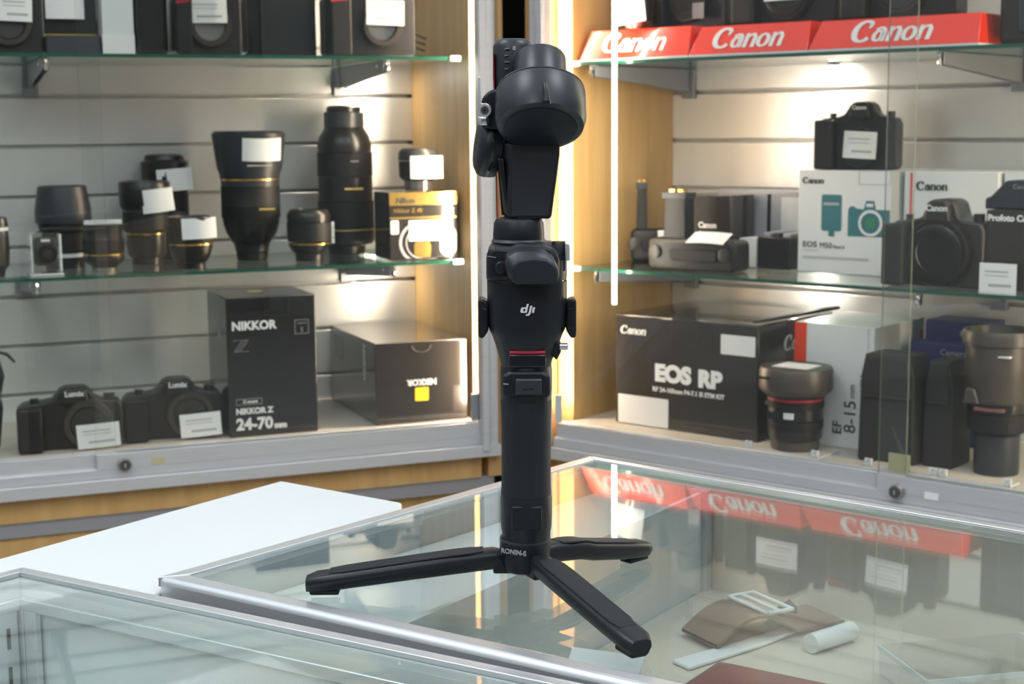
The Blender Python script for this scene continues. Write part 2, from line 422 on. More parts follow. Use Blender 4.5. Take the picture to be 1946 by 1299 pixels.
# small round lights added under the glass shelves to make hot spots on slats
for s, k, x in (('L', 1, -0.112), ('L', 2, -0.095), ('R', 1, 0.400), ('R', 2, 0.372)):
    t = thing('added_shelf_light', 'small round added light under the %s glass shelf of the %s cabinet' % (POS[k], 'left' if s == 'L' else 'right'), 'light',
              frame_of(s) @ T(x, DEP-0.026, ZS[(s, k)]-0.0068))
    bm = bmesh.new(); lathe(bm, [(0.0105, -0.0050), (0.0110, -0.0040), (0.0110, 0.0)], None, 24); finish('housing', bm, BRACKET, t)
    bm = bmesh.new(); lathe(bm, [(0.0090, -0.0062), (0.0095, -0.0051)], None, 24); finish('diffuser', bm, PUCK, t)
# led tubes
for s, x, y, z0, z1, lab in (('L', 0.0175, 0.014, 0.68, 1.985, 'slim vertical LED tube behind the left cabinet corner post'),
                         ('R', -0.0300, 0.016, 0.68, 1.985, 'slim unseen LED tube added behind the right cabinet corner post'),  # added out of view to brighten the lower part of the right cabinet
                         ('R', 0.125, 0.026, 0.905, 1.52, 'slim vertical white LED tube just behind the right cabinet glass'),
                         ('R', 1.52, 0.024, 0.68, 1.985, 'slim vertical LED tube at the outer end of the right cabinet')):
    t = thing('led_tube', lab, 'light', frame_of(s) @ T(x, y, 0))
    bm = bmesh.new(); lathe(bm, [(0.0040, z0), (0.0040, z1)], None, 12); finish('tube', bm, LED2 if x == 0.125 else (LED3 if x == -0.0300 else LED), t)
    bm = bmesh.new(); lathe(bm, [(0.0050, z1), (0.0050, z1+0.014)], None, 12); finish('end_cap', bm, WHITE, t)

# ------------------------------------------------------------------ builders for the goods
def price_tag(parent, M, w, h, curl=0.0, name='price_tag', m=None, top=None):
    """thin paper tag facing -y, with two faint lines of print"""
    bm = bmesh.new(); n = 10
    def yy(u): return curl * (u*u)
    pts_t = []
    for i in range(n+1):
        u = -1 + 2*i/n
        zt = h/2 + (top(u) if top else 0)
        pts_t.append((u*w/2, yy(u), zt))
    fr = [bm.verts.new(p) for p in pts_t]; fb = [bm.verts.new((u_[0], u_[1], -h/2)) for u_ in pts_t]
    br = [bm.verts.new((p.co.x, p.co.y+0.0006, p.co.z)) for p in fr]; bb = [bm.verts.new((p.co.x, p.co.y+0.0006, p.co.z)) for p in fb]
    for i in range(n):
        bm.faces.new((fr[i], fr[i+1], fb[i+1], fb[i])); bm.faces.new((br[i+1], br[i], bb[i], bb[i+1]))
        bm.faces.new((fr[i+1], fr[i], br[i], br[i+1])); bm.faces.new((fb[i], fb[i+1], bb[i+1], bb[i]))
    bm.faces.new((fr[0], fb[0], bb[0], br[0])); bm.faces.new((fr[n], br[n], bb[n], fb[n]))
    for (ux, wz, hh) in ((0.0, 0.22, 0.05), (0.0, 0.08, 0.03), (0.1, -0.24, 0.09)):
        ww = w*(0.34 if hh > 0.05 else 0.36); zc = wz*h
        k0 = bm.verts.new((ux*w-ww, yy(0.6)*0.4-0.0004, zc-hh*h/2)); k1 = bm.verts.new((ux*w+ww*0.8, yy(0.6)*0.4-0.0004, zc-hh*h/2))
        k2 = bm.verts.new((ux*w+ww*0.8, yy(0.6)*0.4-0.0004, zc+hh*h/2)); k3 = bm.verts.new((ux*w-ww, yy(0.6)*0.4-0.0004, zc+hh*h/2))
        if abs(curl) < 0.002: bm.faces.new((k0, k1, k2, k3)).material_index = 1
        else:
            for v in (k0, k1, k2, k3): bm.verts.remove(v)
    return finish(name, bm, [m or TAGW, TAGP], parent, M, smooth=0)

def lens(side, x, y, z, label, segs, group=None, tagp=None, rz=0, cat='lens', name='camera_lens', M=None):
    t = thing(name, label, cat, M or (frame_of(side) @ T(x, y, z, rz)), group)
    for nm, m, prof in segs:
        bm = bmesh.new(); lathe(bm, prof, None, 44); finish(nm, bm, m, t)
    if tagp:
        (px, py, pz, w, h, kw) = tagp
        price_tag(t, T(px, py, pz, kw.get('rz', 0)) @ R('X', kw.get('rx', 0)) @ R('Y', kw.get('ry', 0)), w, h, kw.get('curl', 0.004), top=kw.get('top'))
    return t

def ribs(r, z0, z1, n, d=0.0008):
    p = []
    for i in range(n):
        a = z0 + (z1-z0)*i/n; b = z0 + (z1-z0)*(i+0.6)/n; c = z0 + (z1-z0)*(i+1)/n
        p += [(r, a), (r, b), (r-d, b), (r-d, c)]
    return p + [(r, z1)]

RIM = mat('highlit_mount_rim', (0.055, 0.047, 0.040), 0.30, 0.3)  # lighter warm tone puts the ring's beige highlight into the colour
def dslr(side, x, y, z, label, W, H, D, group=None, rz=0, tagp=None, letter='', lsize=0.012, ring=0.3, ringx=0.08, ringz=-0.02, cap=False,
         body=None, M=None, hump=0.22, letterm=None, red=False, tall=False, cat='camera'):
    t = thing('camera', label, cat, M or (frame_of(side) @ T(x, y, z, rz)), group)
    body = body or CAMB
    h0 = H*(1-hump)
    o = [(-0.5*W, 0.04*H), (-0.47*W, 0), (0.47*W, 0), (0.5*W, 0.04*H), (0.5*W, 0.86*h0), (0.46*W, 0.98*h0), (0.30*W, 1.0*h0),
         (0.235*W, 1.06*h0), (0.19*W, 0.96*H), (0.13*W, H), (-0.03*W, H), (-0.09*W, 0.96*H), (-0.16*W, 1.04*h0), (-0.24*W, 1.0*h0), (-0.44*W, 0.97*h0), (-0.5*W, 0.86*h0)]
    bm = bmesh.new(); prism(bm, o, -D*0.28, D*0.30); finish('body', bm, body, t, bevel=min(0.004, W*0.03), seg=3)
    # pentaprism overhang
    bm = bmesh.new()
    pr = [(-0.085*W, h0*0.98), (0.185*W, h0*0.98), (0.16*W, H*0.95), (0.12*W, H*0.99), (-0.02*W, H*0.99), (-0.06*W, H*0.95)]
    prism(bm, pr, -D*0.46, -D*0.25); finish('prism_housing', bm, body, t, bevel=0.003, seg=3)
    # grip
    bm = bmesh.new(); g = rrect(0.235*W, h0*0.93, 0.03*W, 4, -0.375*W, h0*0.475)
    prism(bm, g, -D*0.62, -D*0.2); finish('grip', bm, LENSR if not tall else CAMB, t, bevel=0.007, seg=4)
    # dials
    bm = bmesh.new(); lathe(bm, [(0.055*W, h0*0.97), (0.055*W, h0*1.10)], T(0.38*W, 0, 0), 24); finish('dial', bm, body, t)
    bm = bmesh.new(); lathe(bm, [(0.042*W, h0*0.97), (0.042*W, h0*1.07)], T(-0.33*W, -D*0.1, 0), 24); finish('shutter_button', bm, body, t)
    # mount
    rx, rzc = ringx*W, h0*0.5 + ringz*W
    r = ring*W; rzc = max(rzc, r+0.002)
    A = T(rx, -D*0.27, rzc) @ R('X', 90)
    bm = bmesh.new(); lathe(bm, [(r, 0), (r*1.0, D*0.16), (r*0.96, D*0.21), (r*0.74, D*0.21), (r*0.72, D*0.12), (r*0.72, 0.0)], A, 48, cap=False)
    finish('mount_ring', bm, RIM if not cap else LENSB, t)
    bm = bmesh.new()
    if cap:
        lathe(bm, [(r*0.84, D*0.10), (r*0.84, D*0.235), (r*0.80, D*0.25), (r*0.60, D*0.25), (r*0.58, D*0.235), (0.001, D*0.235)], A, 48)
        finish('body_cap', bm, LENSB, t)
    else:
        lathe(bm, [(r*0.78, D*0.02), (r*0.78, D*0.13), (r*0.70, D*0.15), (r*0.66, D*0.11), (0.001, D*0.10)], A, 48)
        finish('lens_mount', bm, MOUNT if red else CAMG, t)
    if red:
        bm = bmesh.new(); prism(bm, [(-0.49*W, h0*0.80), (-0.30*W, h0*0.83), (-0.30*W, h0*0.87), (-0.49*W, h0*0.85)], -D*0.63, -D*0.61); finish('red_stripe', bm, RED, t)
    if letter:
        text(letter, lsize, letterm or INKW, t, T(0.05*W, -D*0.462, (H+h0)/2 + 0.018*W), bold=0.0004)
    if tagp:
        (px, pz, w, h, a) = tagp
        price_tag(t, T(px, -D*0.27 - D*0.25 - 0.003, pz) @ R('Y', a), w, h, 0.0015)
    return t

def carton(side, x0, x1, y0, y1, z, h, label, m, cat='box', name='product_box', rz=0, group=None, bevel=0.0015):
    """box whose front left bottom corner region sits at local x0, y0; child frames use the box's own corner"""
    t = thing(name, label, cat, frame_of(side) @ T((x0+x1)/2, y0, z, rz), group)
    w = x1-x0
    bm = bmesh.new(); box(bm, -w/2, w/2, 0, y1-y0, 0, h); finish('carton', bm, m, t, bevel=bevel)
    return t, w, y1-y0

def patch(parent, name, x0, x1, z0, z1, m, y=-0.0006, th=0.0005, r=0.0):
    bm = bmesh.new()
    if r: prism(bm, rrect(x1-x0, z1-z0, r, 4, (x0+x1)/2, (z0+z1)/2), y, y+th)
    else: box(bm, x0, x1, y, y+th, z0, z1)
    return finish(name, bm, m, parent, smooth=0)

def side_patch(parent, name, xs, y0, y1, z0, z1, m, out=1):
    bm = bmesh.new(); box(bm, xs, xs + out*0.0005, y0, y1, z0, z1); return finish(name, bm, m, parent, smooth=0)

def frame_line(parent, name, x0, x1, z0, z1, t_, m, y=-0.0008):
    bm = bmesh.new()
    box(bm, x0, x1, y, y+0.0006, z0, z0+t_); box(bm, x0, x1, y, y+0.0006, z1-t_, z1)
    box(bm, x0, x0+t_, y, y+0.0006, z0, z1); box(bm, x1-t_, x1, y, y+0.0006, z0, z1)
    return finish(name, bm, m, parent, smooth=0)

def canon_text(s_w, m, parent, M, name='lettering', shear=0.20):
    """the word Canon drawn as broad pen strokes, thick in the uprights and thin in the joins"""
    bm = bmesh.new(); U_ = s_w/5.35; th = 0.0004
    def rib(pts, ws, closed=False):
        n = len(pts); A = []
        for i in range(n):
            if closed: p0, p1 = pts[(i-1) % n], pts[(i+1) % n]
            else: p0, p1 = pts[max(i-1, 0)], pts[min(i+1, n-1)]
            dx, dz = p1[0]-p0[0], p1[1]-p0[1]; l = math.hypot(dx, dz) or 1; nx, nz = -dz/l, dx/l; w = ws[i]/2
            q = []
            for sg in (1, -1):
                X = pts[i][0]+sg*nx*w; Z = pts[i][1]+sg*nz*w
                q.append(((X + shear*Z - 2.70 - shear*0.6)*U_, (Z-0.62)*U_))
            A.append([bm.verts.new((q[0][0], -th, q[0][1])), bm.verts.new((q[1][0], -th, q[1][1])), bm.verts.new((q[1][0], 0, q[1][1])), bm.verts.new((q[0][0], 0, q[0][1]))])
        for i in range(n if closed else n-1):
            a, b = A[i], A[(i+1) % n]
            for k in range(4): bm.faces.new((a[k], a[(k+1) % 4], b[(k+1) % 4], b[k]))
        if not closed: bm.faces.new(A[0][::-1]); bm.faces.new(A[-1])
    def arc(cx, cz, rx, rz_, a0, a1, thick, thin, n=22):
        P, W_ = [], []
        for i in range(n+1):
            a = math.radians(a0+(a1-a0)*i/n); P.append((cx+rx*math.cos(a), cz+rz_*math.sin(a))); W_.append(thin+(thick-thin)*abs(math.cos(a))**1.5)
        return P, W_
    P, W_ = arc(0.78, 0.72, 0.58, 0.64, 48, 318, 0.40, 0.15); rib(P, W_); rib([(1.20, 1.24), (1.12, 1.02), (1.05, 0.90)], [0.24, 0.20, 0.06])
    x = 1.42
    P, W_ = arc(x+0.40, 0.40, 0.25, 0.32, 0, 360, 0.27, 0.12); rib(P[:-1], W_[:-1], True)
    rib([(x+0.17, 0.78), (x+0.40, 0.92), (x+0.62, 0.88), (x+0.74, 0.70)], [0.20, 0.13, 0.20, 0.28]); rib([(x+0.74, 0.72), (x+0.74, 0.22), (x+0.80, 0.04)], [0.28, 0.28, 0.22])
    for x in (2.40, 4.32):
        rib([(x+0.14, 0.96), (x+0.14, 0.02)], [0.28, 0.28]); rib([(x+0.0, 0.92), (x+0.14, 0.90)], [0.10, 0.14])
        rib([(x+0.24, 0.70), (x+0.44, 0.90), (x+0.62, 0.88), (x+0.72, 0.70), (x+0.72, 0.02)], [0.10, 0.14, 0.22, 0.28, 0.28])
    P, W_ = arc(3.78, 0.47, 0.34, 0.40, 0, 360, 0.29, 0.12); rib(P[:-1], W_[:-1], True)
    return finish(name, bm, m, parent, M, smooth=0)

# ---- left cabinet, lower shelf
ZL2, ZL1 = 0.9835, 1.3885
G_LENS = 'second-hand lenses on the lower left shelf'

# action camera in a clear case at the left end
t = thing('action_camera', 'small square action camera in a clear case at the shelf front', 'camera', ML @ T(-0.814, 0.095, ZL2, 4))
bm = bmesh.new(); prism(bm, rrect(0.040, 0.052, 0.006, 4, 0, 0.044), -0.002, 0.022); finish('body', bm, SLATE, t, bevel=0.002)
bm = bmesh.new(); lathe(bm, [(0.019, 0), (0.019, 0.006), (0.017, 0.009), (0.009, 0.009), (0.008, 0.005), (0.0001, 0.005)], T(0.002, -0.002, 0.040) @ R('X', 90), 32); finish('lens_ring', bm, LENSB, t)
bm = bmesh.new(); lathe(bm, [(0.0085, 0.005), (0.006, 0.0075), (0.0001, 0.008)], T(0.002, -0.002, 0.040) @ R('X', 90), 28); finish('lens_glass', bm, FRONTG, t)
patch(t, 'name_plate', -0.008, 0.008, 0.062, 0.067, INKW, -0.0028)
bm = bmesh.new()
for f_ in (0, 1):
    pts = rrect(0.056 - f_*0.004, 0.076 - f_*0.004, 0.006, 4, 0, 0.042)
prism(bm, rrect(0.054, 0.076, 0.006, 4, 0, 0.042), -0.010, 0.030); finish('clear_case', bm, ACRYL, t, smooth=30)
bm = bmesh.new(); box(bm, -0.030, 0.030, -0.012, 0.032, 0.0, 0.0035); box(bm, -0.0275, -0.0255, -0.0108, -0.0100, 0.006, 0.076); box(bm, 0.0235, 0.0275, -0.0108, -0.0100, 0.006, 0.076)
finish('case_foot', bm, ACRYE, t, bevel=0.001)

lens('L', -0.905, 0.11, ZL2, 'black lens tipped at the far end of the shelf with white marks', [
    ('barrel', LENSB, [(0.018, 0), (0.020, 0.012), (0.027, 0.02), (0.029, 0.05), (0.028, 0.085)]),
    ('front_ring', INKW, [(0.0285, 0.085), (0.0287, 0.091), (0.024, 0.092)]),
    ('hood', LENSB, [(0.0285, 0.0925), (0.026, 0.108), (0.022, 0.110)])])

lens('L', -0.765, 0.24, ZL2, 'short black zoom lens under a wide tapered black hood', [
    ('barrel', LENSB, [(0.037, 0), (0.037, 0.020), (0.038, 0.022)]),
    ('white_band', INKW, [(0.0375, 0.022), (0.0375, 0.030)]),
    ('focus_ring', LENSR, [(0.038, 0.030)] + ribs(0.042, 0.034, 0.070, 6) + [(0.047, 0.074), (0.0485, 0.088)]),
    ('hood', SLATE, [(0.0525, 0.088), (0.0535, 0.094), (0.0535, 0.112), (0.046, 0.158), (0.043, 0.160), (0.041, 0.155), (0.046, 0.11), (0.03, 0.10)])], G_LENS)

lens('L', -0.705, 0.125, ZL2, 'small black gold-ringed prime lens with a white paper strip on top', [
    ('mount', MOUNT, [(0.023, 0.000), (0.0235, 0.008)]),
    ('barrel', LENSB, [(0.024, 0.008), (0.026, 0.012), (0.035, 0.018), (0.038, 0.024), (0.038, 0.032)]),
    ('gold_ring', GOLD, [(0.0382, 0.032), (0.0382, 0.0345)]),
    ('focus_ring', LENSR, ribs(0.0385, 0.036, 0.062, 7)),
    ('front_barrel', LENSB, [(0.0375, 0.062), (0.036, 0.068), (0.0385, 0.088), (0.036, 0.090)])], G_LENS,
    tagp=(0, -0.004, 0.094, 0.070, 0.008, dict(curl=0.001)))

lens('L', -0.605, 0.255, ZL2, 'black zoom lens with a red mark and a white tag hanging off its right side', [
    ('mount', LENSB, [(0.030, 0), (0.030, 0.014)]),
    ('barrel', LENSB, [(0.033, 0.014), (0.038, 0.022), (0.039, 0.060)]),
    ('gold_ring', GOLD, [(0.0392, 0.060), (0.0392, 0.0625)]),
    ('zoom_ring', LENSR, [(0.040, 0.063)] + ribs(0.045, 0.070, 0.105, 8)),
    ('front_barrel', LENSB, [(0.044, 0.105), (0.050, 0.118), (0.051, 0.160), (0.048, 0.165), (0.040, 0.166), (0.038, 0.158), (0.03, 0.155)])], G_LENS,
    tagp=(0.018, -0.054, 0.128, 0.062, 0.046, dict(curl=0.006, ry=-6)))
lens('L', -0.548, 0.345, ZL2, 'taller black lens standing behind the zoom lens, white tag near its rim', [
    ('mount', LENSB, [(0.031, 0), (0.031, 0.012)]),
    ('barrel', LENSB, [(0.036, 0.012), (0.043, 0.030), (0.043, 0.090)]),
    ('focus_ring', LENSR, ribs(0.046, 0.09, 0.15, 10)),
    ('front_barrel', LENSB, [(0.046, 0.15), (0.049, 0.158), (0.049, 0.200), (0.042, 0.205), (0.040, 0.214), (0.034, 0.216), (0.030, 0.205)])], G_LENS,
    tagp=(0.012, -0.050, 0.165, 0.072, 0.045, dict(curl=0.006, ry=-4)))
lens('L', -0.542, 0.115, ZL2, 'small brown-black prime lens at the shelf front with a creased white tag', [
    ('mount', LENSB, [(0.027, 0), (0.0275, 0.012)]),
    ('barrel', LENSB, [(0.030, 0.013), (0.037, 0.024), (0.040, 0.034), (0.042, 0.046)]),
    ('gold_ring', GOLD, [(0.0422, 0.046), (0.0422, 0.049)]),
    ('focus_ring', LENSR, ribs(0.043, 0.050, 0.082, 8)),
    ('front_barrel', LENSB, [(0.041, 0.083), (0.044, 0.092), (0.042, 0.100), (0.037, 0.101), (0.034, 0.094)])], G_LENS,
    tagp=(0.010, -0.046, 0.079, 0.066, 0.040, dict(curl=0.008, ry=-2, top=lambda u: -0.006*(1-min(1, abs(u-0.2)*2.2)))))
# big lens with reversed hood
lens('L', -0.394, 0.245, ZL2, 'large black lens with flared hood, gold ring and white tag', [
    ('rear_cap', LENSB, [(0.030, 0), (0.032, 0.004), (0.032, 0.016)]),
    ('mount', LENSB, [(0.033, 0.017), (0.036, 0.032), (0.038, 0.036)]),
    ('barrel', LENSB, [(0.040, 0.037), (0.052, 0.058), (0.057, 0.075), (0.0585, 0.088)]),
    ('focus_ring', LENSR, ribs(0.0600, 0.088, 0.112, 6) + [(0.0595, 0.113), (0.0595, 0.150)]),
    ('front_barrel', SLATE, [(0.0590, 0.151), (0.0590, 0.163)]),
    ('gold_ring', GOLD, [(0.0600, 0.163), (0.0600, 0.1665)]),
    ('hood', SLATE, [(0.0595, 0.167), (0.0620, 0.178), (0.0655, 0.186), (0.0735, 0.250), (0.0745, 0.256), (0.070, 0.262), (0.066, 0.256), (0.058, 0.18), (0.04, 0.175)])], None,
    tagp=(0.010, -0.0790, 0.224, 0.078, 0.046, dict(curl=0.009, rx=10)))
t = bpy.data.objects['camera_lens']
# small lettering on the big lens
BIG = [o for o in bpy.data.objects if o.get('label', '').startswith('large black lens with flared hood')][0]
patch(BIG, 'name_plate', 0.004, 0.036, 0.104, 0.108, GOLDP, -0.0600); patch(BIG, 'hood_print', -0.020, 0.030, 0.192, 0.195, INKG, -0.0700)
lens('L', -0.292, 0.175, ZL2, 'small black gold-ringed prime lens in front of the tall telephoto lens', [
    ('mount', LENSB, [(0.028, 0), (0.0285, 0.014)]),
    ('barrel', LENSB, [(0.030, 0.015), (0.038, 0.024), (0.042, 0.034)]),
    ('gold_ring', GOLD, [(0.0423, 0.034), (0.0423, 0.0365)]),
    ('focus_ring', LENSR, [(0.043, 0.040)] + ribs(0.0445, 0.048, 0.078, 7)),
    ('front_barrel', LENSB, [(0.043, 0.079), (0.044, 0.092), (0.040, 0.101), (0.036, 0.104), (0.032, 0.098)])], G_LENS,
    tagp=(0.047, -0.012, 0.056, 0.006, 0.044, dict(curl=0.0)))
lens('L', -0.178, 0.300, ZL2, 'tall black telephoto zoom lens with stepped top and ribbed rings', [
    ('mount', LENSB, [(0.038, 0), (0.040, 0.018), (0.052, 0.022)]),
    ('barrel', LENSB, [(0.056, 0.023), (0.059, 0.030), (0.059, 0.052)]),
    ('gold_ring', GOLDP, [(0.0592, 0.052), (0.0592, 0.0545)]),
    ('zoom_ring', LENSR, ribs(0.0595, 0.056, 0.112, 12)),
    ('middle_barrel', LENSB, [(0.0575, 0.113), (0.0575, 0.165)]),
    ('focus_ring', LENSR, ribs(0.0585, 0.166, 0.215, 12)),
    ('front_barrel', LENSB, [(0.056, 0.216), (0.057, 0.232), (0.053, 0.248), (0.047, 0.258), (0.041, 0.268)]),
    ('foot_collar', SLATE, [(0.042, 0.268), (0.0425, 0.298), (0.037, 0.300)]),
    ('rear_cap', LENSB, [(0.036, 0.300), (0.036, 0.310), (0.028, 0.313)])])
TALL = [o for o in bpy.data.objects if o.get('label', '').startswith('tall black telephoto')][0]
patch(TALL, 'name_plate', -0.018, 0.022, 0.138, 0.142, GOLDP, -0.0592); patch(TALL, 'scale_marks', -0.004, 0.014, 0.196, 0.1985, INKG, -0.0592)

# gold-striped lens box with lens on top
t, w, d = carton('L', -0.144, 0.002, 0.10, 0.205, ZL2, 0.136, 'glossy lens box with gold stripes at the right end of the lower left shelf', BOXK2)
patch(t, 'gold_stripe', -w/2, w/2, 0.110, 0.136, GOLD, -0.0007)
patch(t, 'gold_line', -w/2, w/2, 0.0825, 0.0865, GOLD, -0.0007)
text('Nikon', 0.016, INKK, t, T(-0.040, -0.0012, 0.119), shear=0.2, bold=0.0005)
text('Nikkor Z 40', 0.012, GOLD, t, T(-0.034, -0.0012, 0.099), bold=0.0002)
text('F2', 0.017, GOLD, t, T(0.056, -0.0012, 0.097), bold=0.0004)
price_tag(t, T(0.004, -0.0022, 0.058), 0.074, 0.042, 0.0)
bm = bmesh.new()
for (cx, cz, ro, ri) in ((-0.012, 0.034, 0.042, 0.036), (-0.006, 0.034, 0.034, 0.031)):
    for k in range(24):
        a0, a1 = PI*0.5 + PI*k/24, PI*0.5 + PI*(k+1)/24
        q = [(cx+ro*math.cos(a0), cz+ro*math.sin(a0)), (cx+ro*math.cos(a1), cz+ro*math.sin(a1)), (cx+ri*math.cos(a1), cz+ri*math.sin(a1)), (cx+ri*math.cos(a0), cz+ri*math.sin(a0))]
        q = [(max(-w/2+0.001, px), max(0.002, pz)) for px, pz in q]
        try: bm.faces.new([bm.verts.new((px, -0.0010, pz)) for px, pz in q])
        except ValueError: pass
finish('printed_lens_picture', bm, BOXS, t, smooth=0)
patch(t, 'printed_gold_disc', -0.022, 0.014, 0.003, 0.036, GOLD, -0.0008, r=0.008)
patch(t, 'printed_white_disc', 0.034, 0.070, 0.006, 0.064, BOXW, -0.0008, r=0.014)
patch(t, 'printed_white_bar', -0.071, -0.054, 0.052, 0.080, BOXW, -0.0008, r=0.003)
lens('L', -0.063, 0.152, ZL2 + 0.1375, 'small black lens with silver base and big white tag on the gold-striped box', [
    ('mount', MOUNT, [(0.029, 0.0), (0.030, 0.020)]),
    ('barrel', LENSB, [(0.033, 0.021), (0.040, 0.028), (0.0415, 0.060)]),
    ('front_barrel', CAMG, [(0.042, 0.062), (0.041, 0.078), (0.035, 0.086), (0.031, 0.087)])], None,
    tagp=(0.006, -0.044, 0.048, 0.070, 0.046, dict(curl=0.010)))

# ---- left cabinet, bottom deck
dslr('L', -0.785, 0.095, ZDECK+0.001, 'black mirrorless camera body with white tag, left of its twin', 0.192, 0.116, 0.085, 'camera bodies side by side on the left deck', rz=-6,
     tagp=(0.050, 0.027, 0.078, 0.046, -3), letter='Lumix', lsize=0.014, ring=0.240, ringx=0.17, ringz=-0.03)
dslr('L', -0.590, 0.115, ZDECK+0.001, 'black mirrorless camera body with white tag, beside the tall black box', 0.190, 0.116, 0.085, 'camera bodies side by side on the left deck', rz=-6,
     tagp=(0.050, 0.028, 0.078, 0.046, -3), letter='Lumix', lsize=0.014, ring=0.240, ringx=0.17, ringz=-0.02)
t, w, d = carton('L', -0.492, -0.316, 0.05, 0.235, ZDECK+0.0005, 0.272, 'tall upright black lens box lettered 24-70mm in white', BOXK)
text('NIKKOR', 0.023, INKW, t, T(-w/2+0.010, -0.0010, 0.217), bold=0.0009, align='LEFT')
for k in range(3):
    dx = k*0.0055
    bm = bmesh.new()
    z0_, z1_ = 0.168, 0.190; xx = -w/2+0.012
    path = [(xx+dx, z1_), (xx+dx+0.018, z1_), (xx+dx+0.002, z0_), (xx+dx+0.020, z0_)]
    for (a, b) in zip(path, path[1:]):
        sweep(bm, [(a[0], -0.0008, a[1]), (b[0], -0.0008, b[1])], 0.0005, 6)
    finish('outlined_z', bm, INKG, t)
frame_line(t, 's_badge', 0.046, 0.074, 0.196, 0.224, 0.0010, INKG); text('S', 0.013, INKG, t, T(0.060, -0.001, 0.204))
text('NIKKOR', 0.0050, INKG, t, T(0.060, -0.001, 0.217))
frame_line(t, 'mount_badge', -w/2+0.014, -w/2+0.065, 0.063, 0.075, 0.0010, INKG); text('Z mount', 0.008, INKW, t, T(-w/2+0.042, -0.001, 0.069), bold=0.0003)
text('NIKKOR Z', 0.0155, INKW, t, T(-w/2+0.013, -0.001, 0.050), bold=0.0007, align='LEFT')
text('24-70', 0.031, INKW, t, T(-w/2+0.013, -0.001, 0.024), bold=0.0012, align='LEFT'); text('mm', 0.016, INKW, t, T(-w/2+0.088, -0.001, 0.0185), bold=0.0009, align='LEFT')
frame_line(t, 'tuck_flap', -0.012, 0.036, 0.234, 0.274, 0.0011, CAMG)
patch(t, 'yellow_print', -0.020, 0.008, 0.2718, 0.2722, GOLDP, 0.10, 0.03)
side_patch(t, 'grey_print_panel', -w/2-0.0001, 0.05, 0.085, 0.190, 0.215, INKG, -1)

t, w, d = carton('L', -0.196, 0.000, 0.05, 0.385, ZDECK+0.0005, 0.166, 'wide black lens box with upside-down white lettering and a yellow patch', BOXK2)
text('NIKKOR', 0.0165, INKW, t, T(0.0, -0.0010, 0.083) @ R('Y', 180), bold=0.0008)
patch(t, 'yellow_patch', -0.015, 0.014, 0.044, 0.072, YEL, -0.0008, r=0.003)
bm = bmesh.new(); sweep(bm, [(0.00+0.020*math.cos(PI*k/12) , -0.0006, 0.158-0.014*math.sin(PI*k/12)) for k in range(13)], 0.0008, 6); finish('thumb_notch', bm, CAMG, t)
o_ = text('NIKKOR', 0.020, INKW, t, T(-w/2-0.0008, 0.075, 0.118) @ R('Z', -90) @ R('Y', 90), bold=0.0007)
side_patch(t, 'grey_print_panel', -w/2-0.0001, 0.235, 0.30, 0.10, 0.15, INKG, -1)

# black strap dangling at the far left of the left cabinet
bm = bmesh.new(); sweep(bm, [(-0.930, 0.10, 0.86), (-0.915, 0.09, 0.84), (-0.906, 0.085, 0.80), (-0.909, 0.085, 0.74), (-0.918, 0.09, 0.668)], [0.010, 0.012, 0.011, 0.010, 0.010], 10, flat=0.3)
sweep(bm, [(-0.913, 0.088, 0.848), (-0.893, 0.083, 0.841), (-0.880, 0.08, 0.826)], [0.006, 0.008, 0.005], 8, flat=0.4)
o = finish('camera_strap', bm, BLACKR, M=ML); tag(o, 'black camera strap with a loose end hanging by the far left edge', 'strap')

# ---- left cabinet, upper shelf
dslr('L', -0.862, 0.16, ZL1, 'black camera body with white tag at the left end of the upper shelf', 0.135, 0.150, 0.08, tagp=(0.018, 0.083, 0.060, 0.048, 2), ring=0.3, ringx=0.05)
t, w, d = carton('L', -0.790, -0.695, 0.17, 0.26, ZL1, 0.128, 'dark box with yellow stripe and white tag beside the end camera', BOXK, bevel=0.001)
patch(t, 'yellow_stripe', -w/2, w/2, 0.036, 0.040, YEL, -0.0007)
price_tag(t, T(-0.010, -0.0200, 0.092, 0), 0.070, 0.050, 0.003)
bm = bmesh.new(); prism(bm, rrect(0.10, 0.036, 0.004, 4, 0.0, 0.018), -0.05, -0.004); finish('folded_flap', bm, SLATE, t, bevel=0.003)
t, w, d = carton('L', -0.690, -0.632, 0.12, 0.22, ZL1, 0.205, 'pale blue-grey box with white foot strip between dark boxes', PALE, bevel=0.001)
patch(t, 'white_foot_strip', -0.030, w/2, 0.0, 0.038, BOXW, -0.004, 0.003)
t, w, d = carton('L', -0.628, -0.570, 0.11, 0.23, ZL1, 0.190, 'charcoal rounded box right of the pale grey box', BOXK, bevel=0.008)
t = dslr('L', -0.496, 0.13, ZL1, 'black camera body under clear wrap with white tag, left of the large dark box', 0.130, 0.150, 0.085, tagp=(-0.006, 0.083, 0.078, 0.047, -1), ring=0.31, ringx=0.02, red=True)
bm = bmesh.new(); prism(bm, rrect(0.140, 0.165, 0.012, 4, 0, 0.083), -0.055, 0.035); finish('clear_wrap', bm, ACRYL, t, smooth=30)
t, w, d = carton('L', -0.425, -0.270, 0.16, 0.30, ZL1, 0.200, 'large dark grey box in the middle of the upper left shelf', BOXK, bevel=0.002)
bm = bmesh.new(); box(bm, 0.040-0.075, 0.046-0.075, -0.004, 0.0, 0.0, 0.2); finish('closure_strap', bm, BLACKM, t)
patch(t, 'dark_vent', -0.076, -0.050, 0.012, 0.048, BLACKG, -0.002, 0.002)
dslr('L', -0.172, 0.13, ZL1, 'black camera body with red grip stripe and white tag near the corner', 0.185, 0.165, 0.09, tagp=(0.022, 0.085, 0.078, 0.048, 1), ring=0.22, ringx=0.10, red=True)
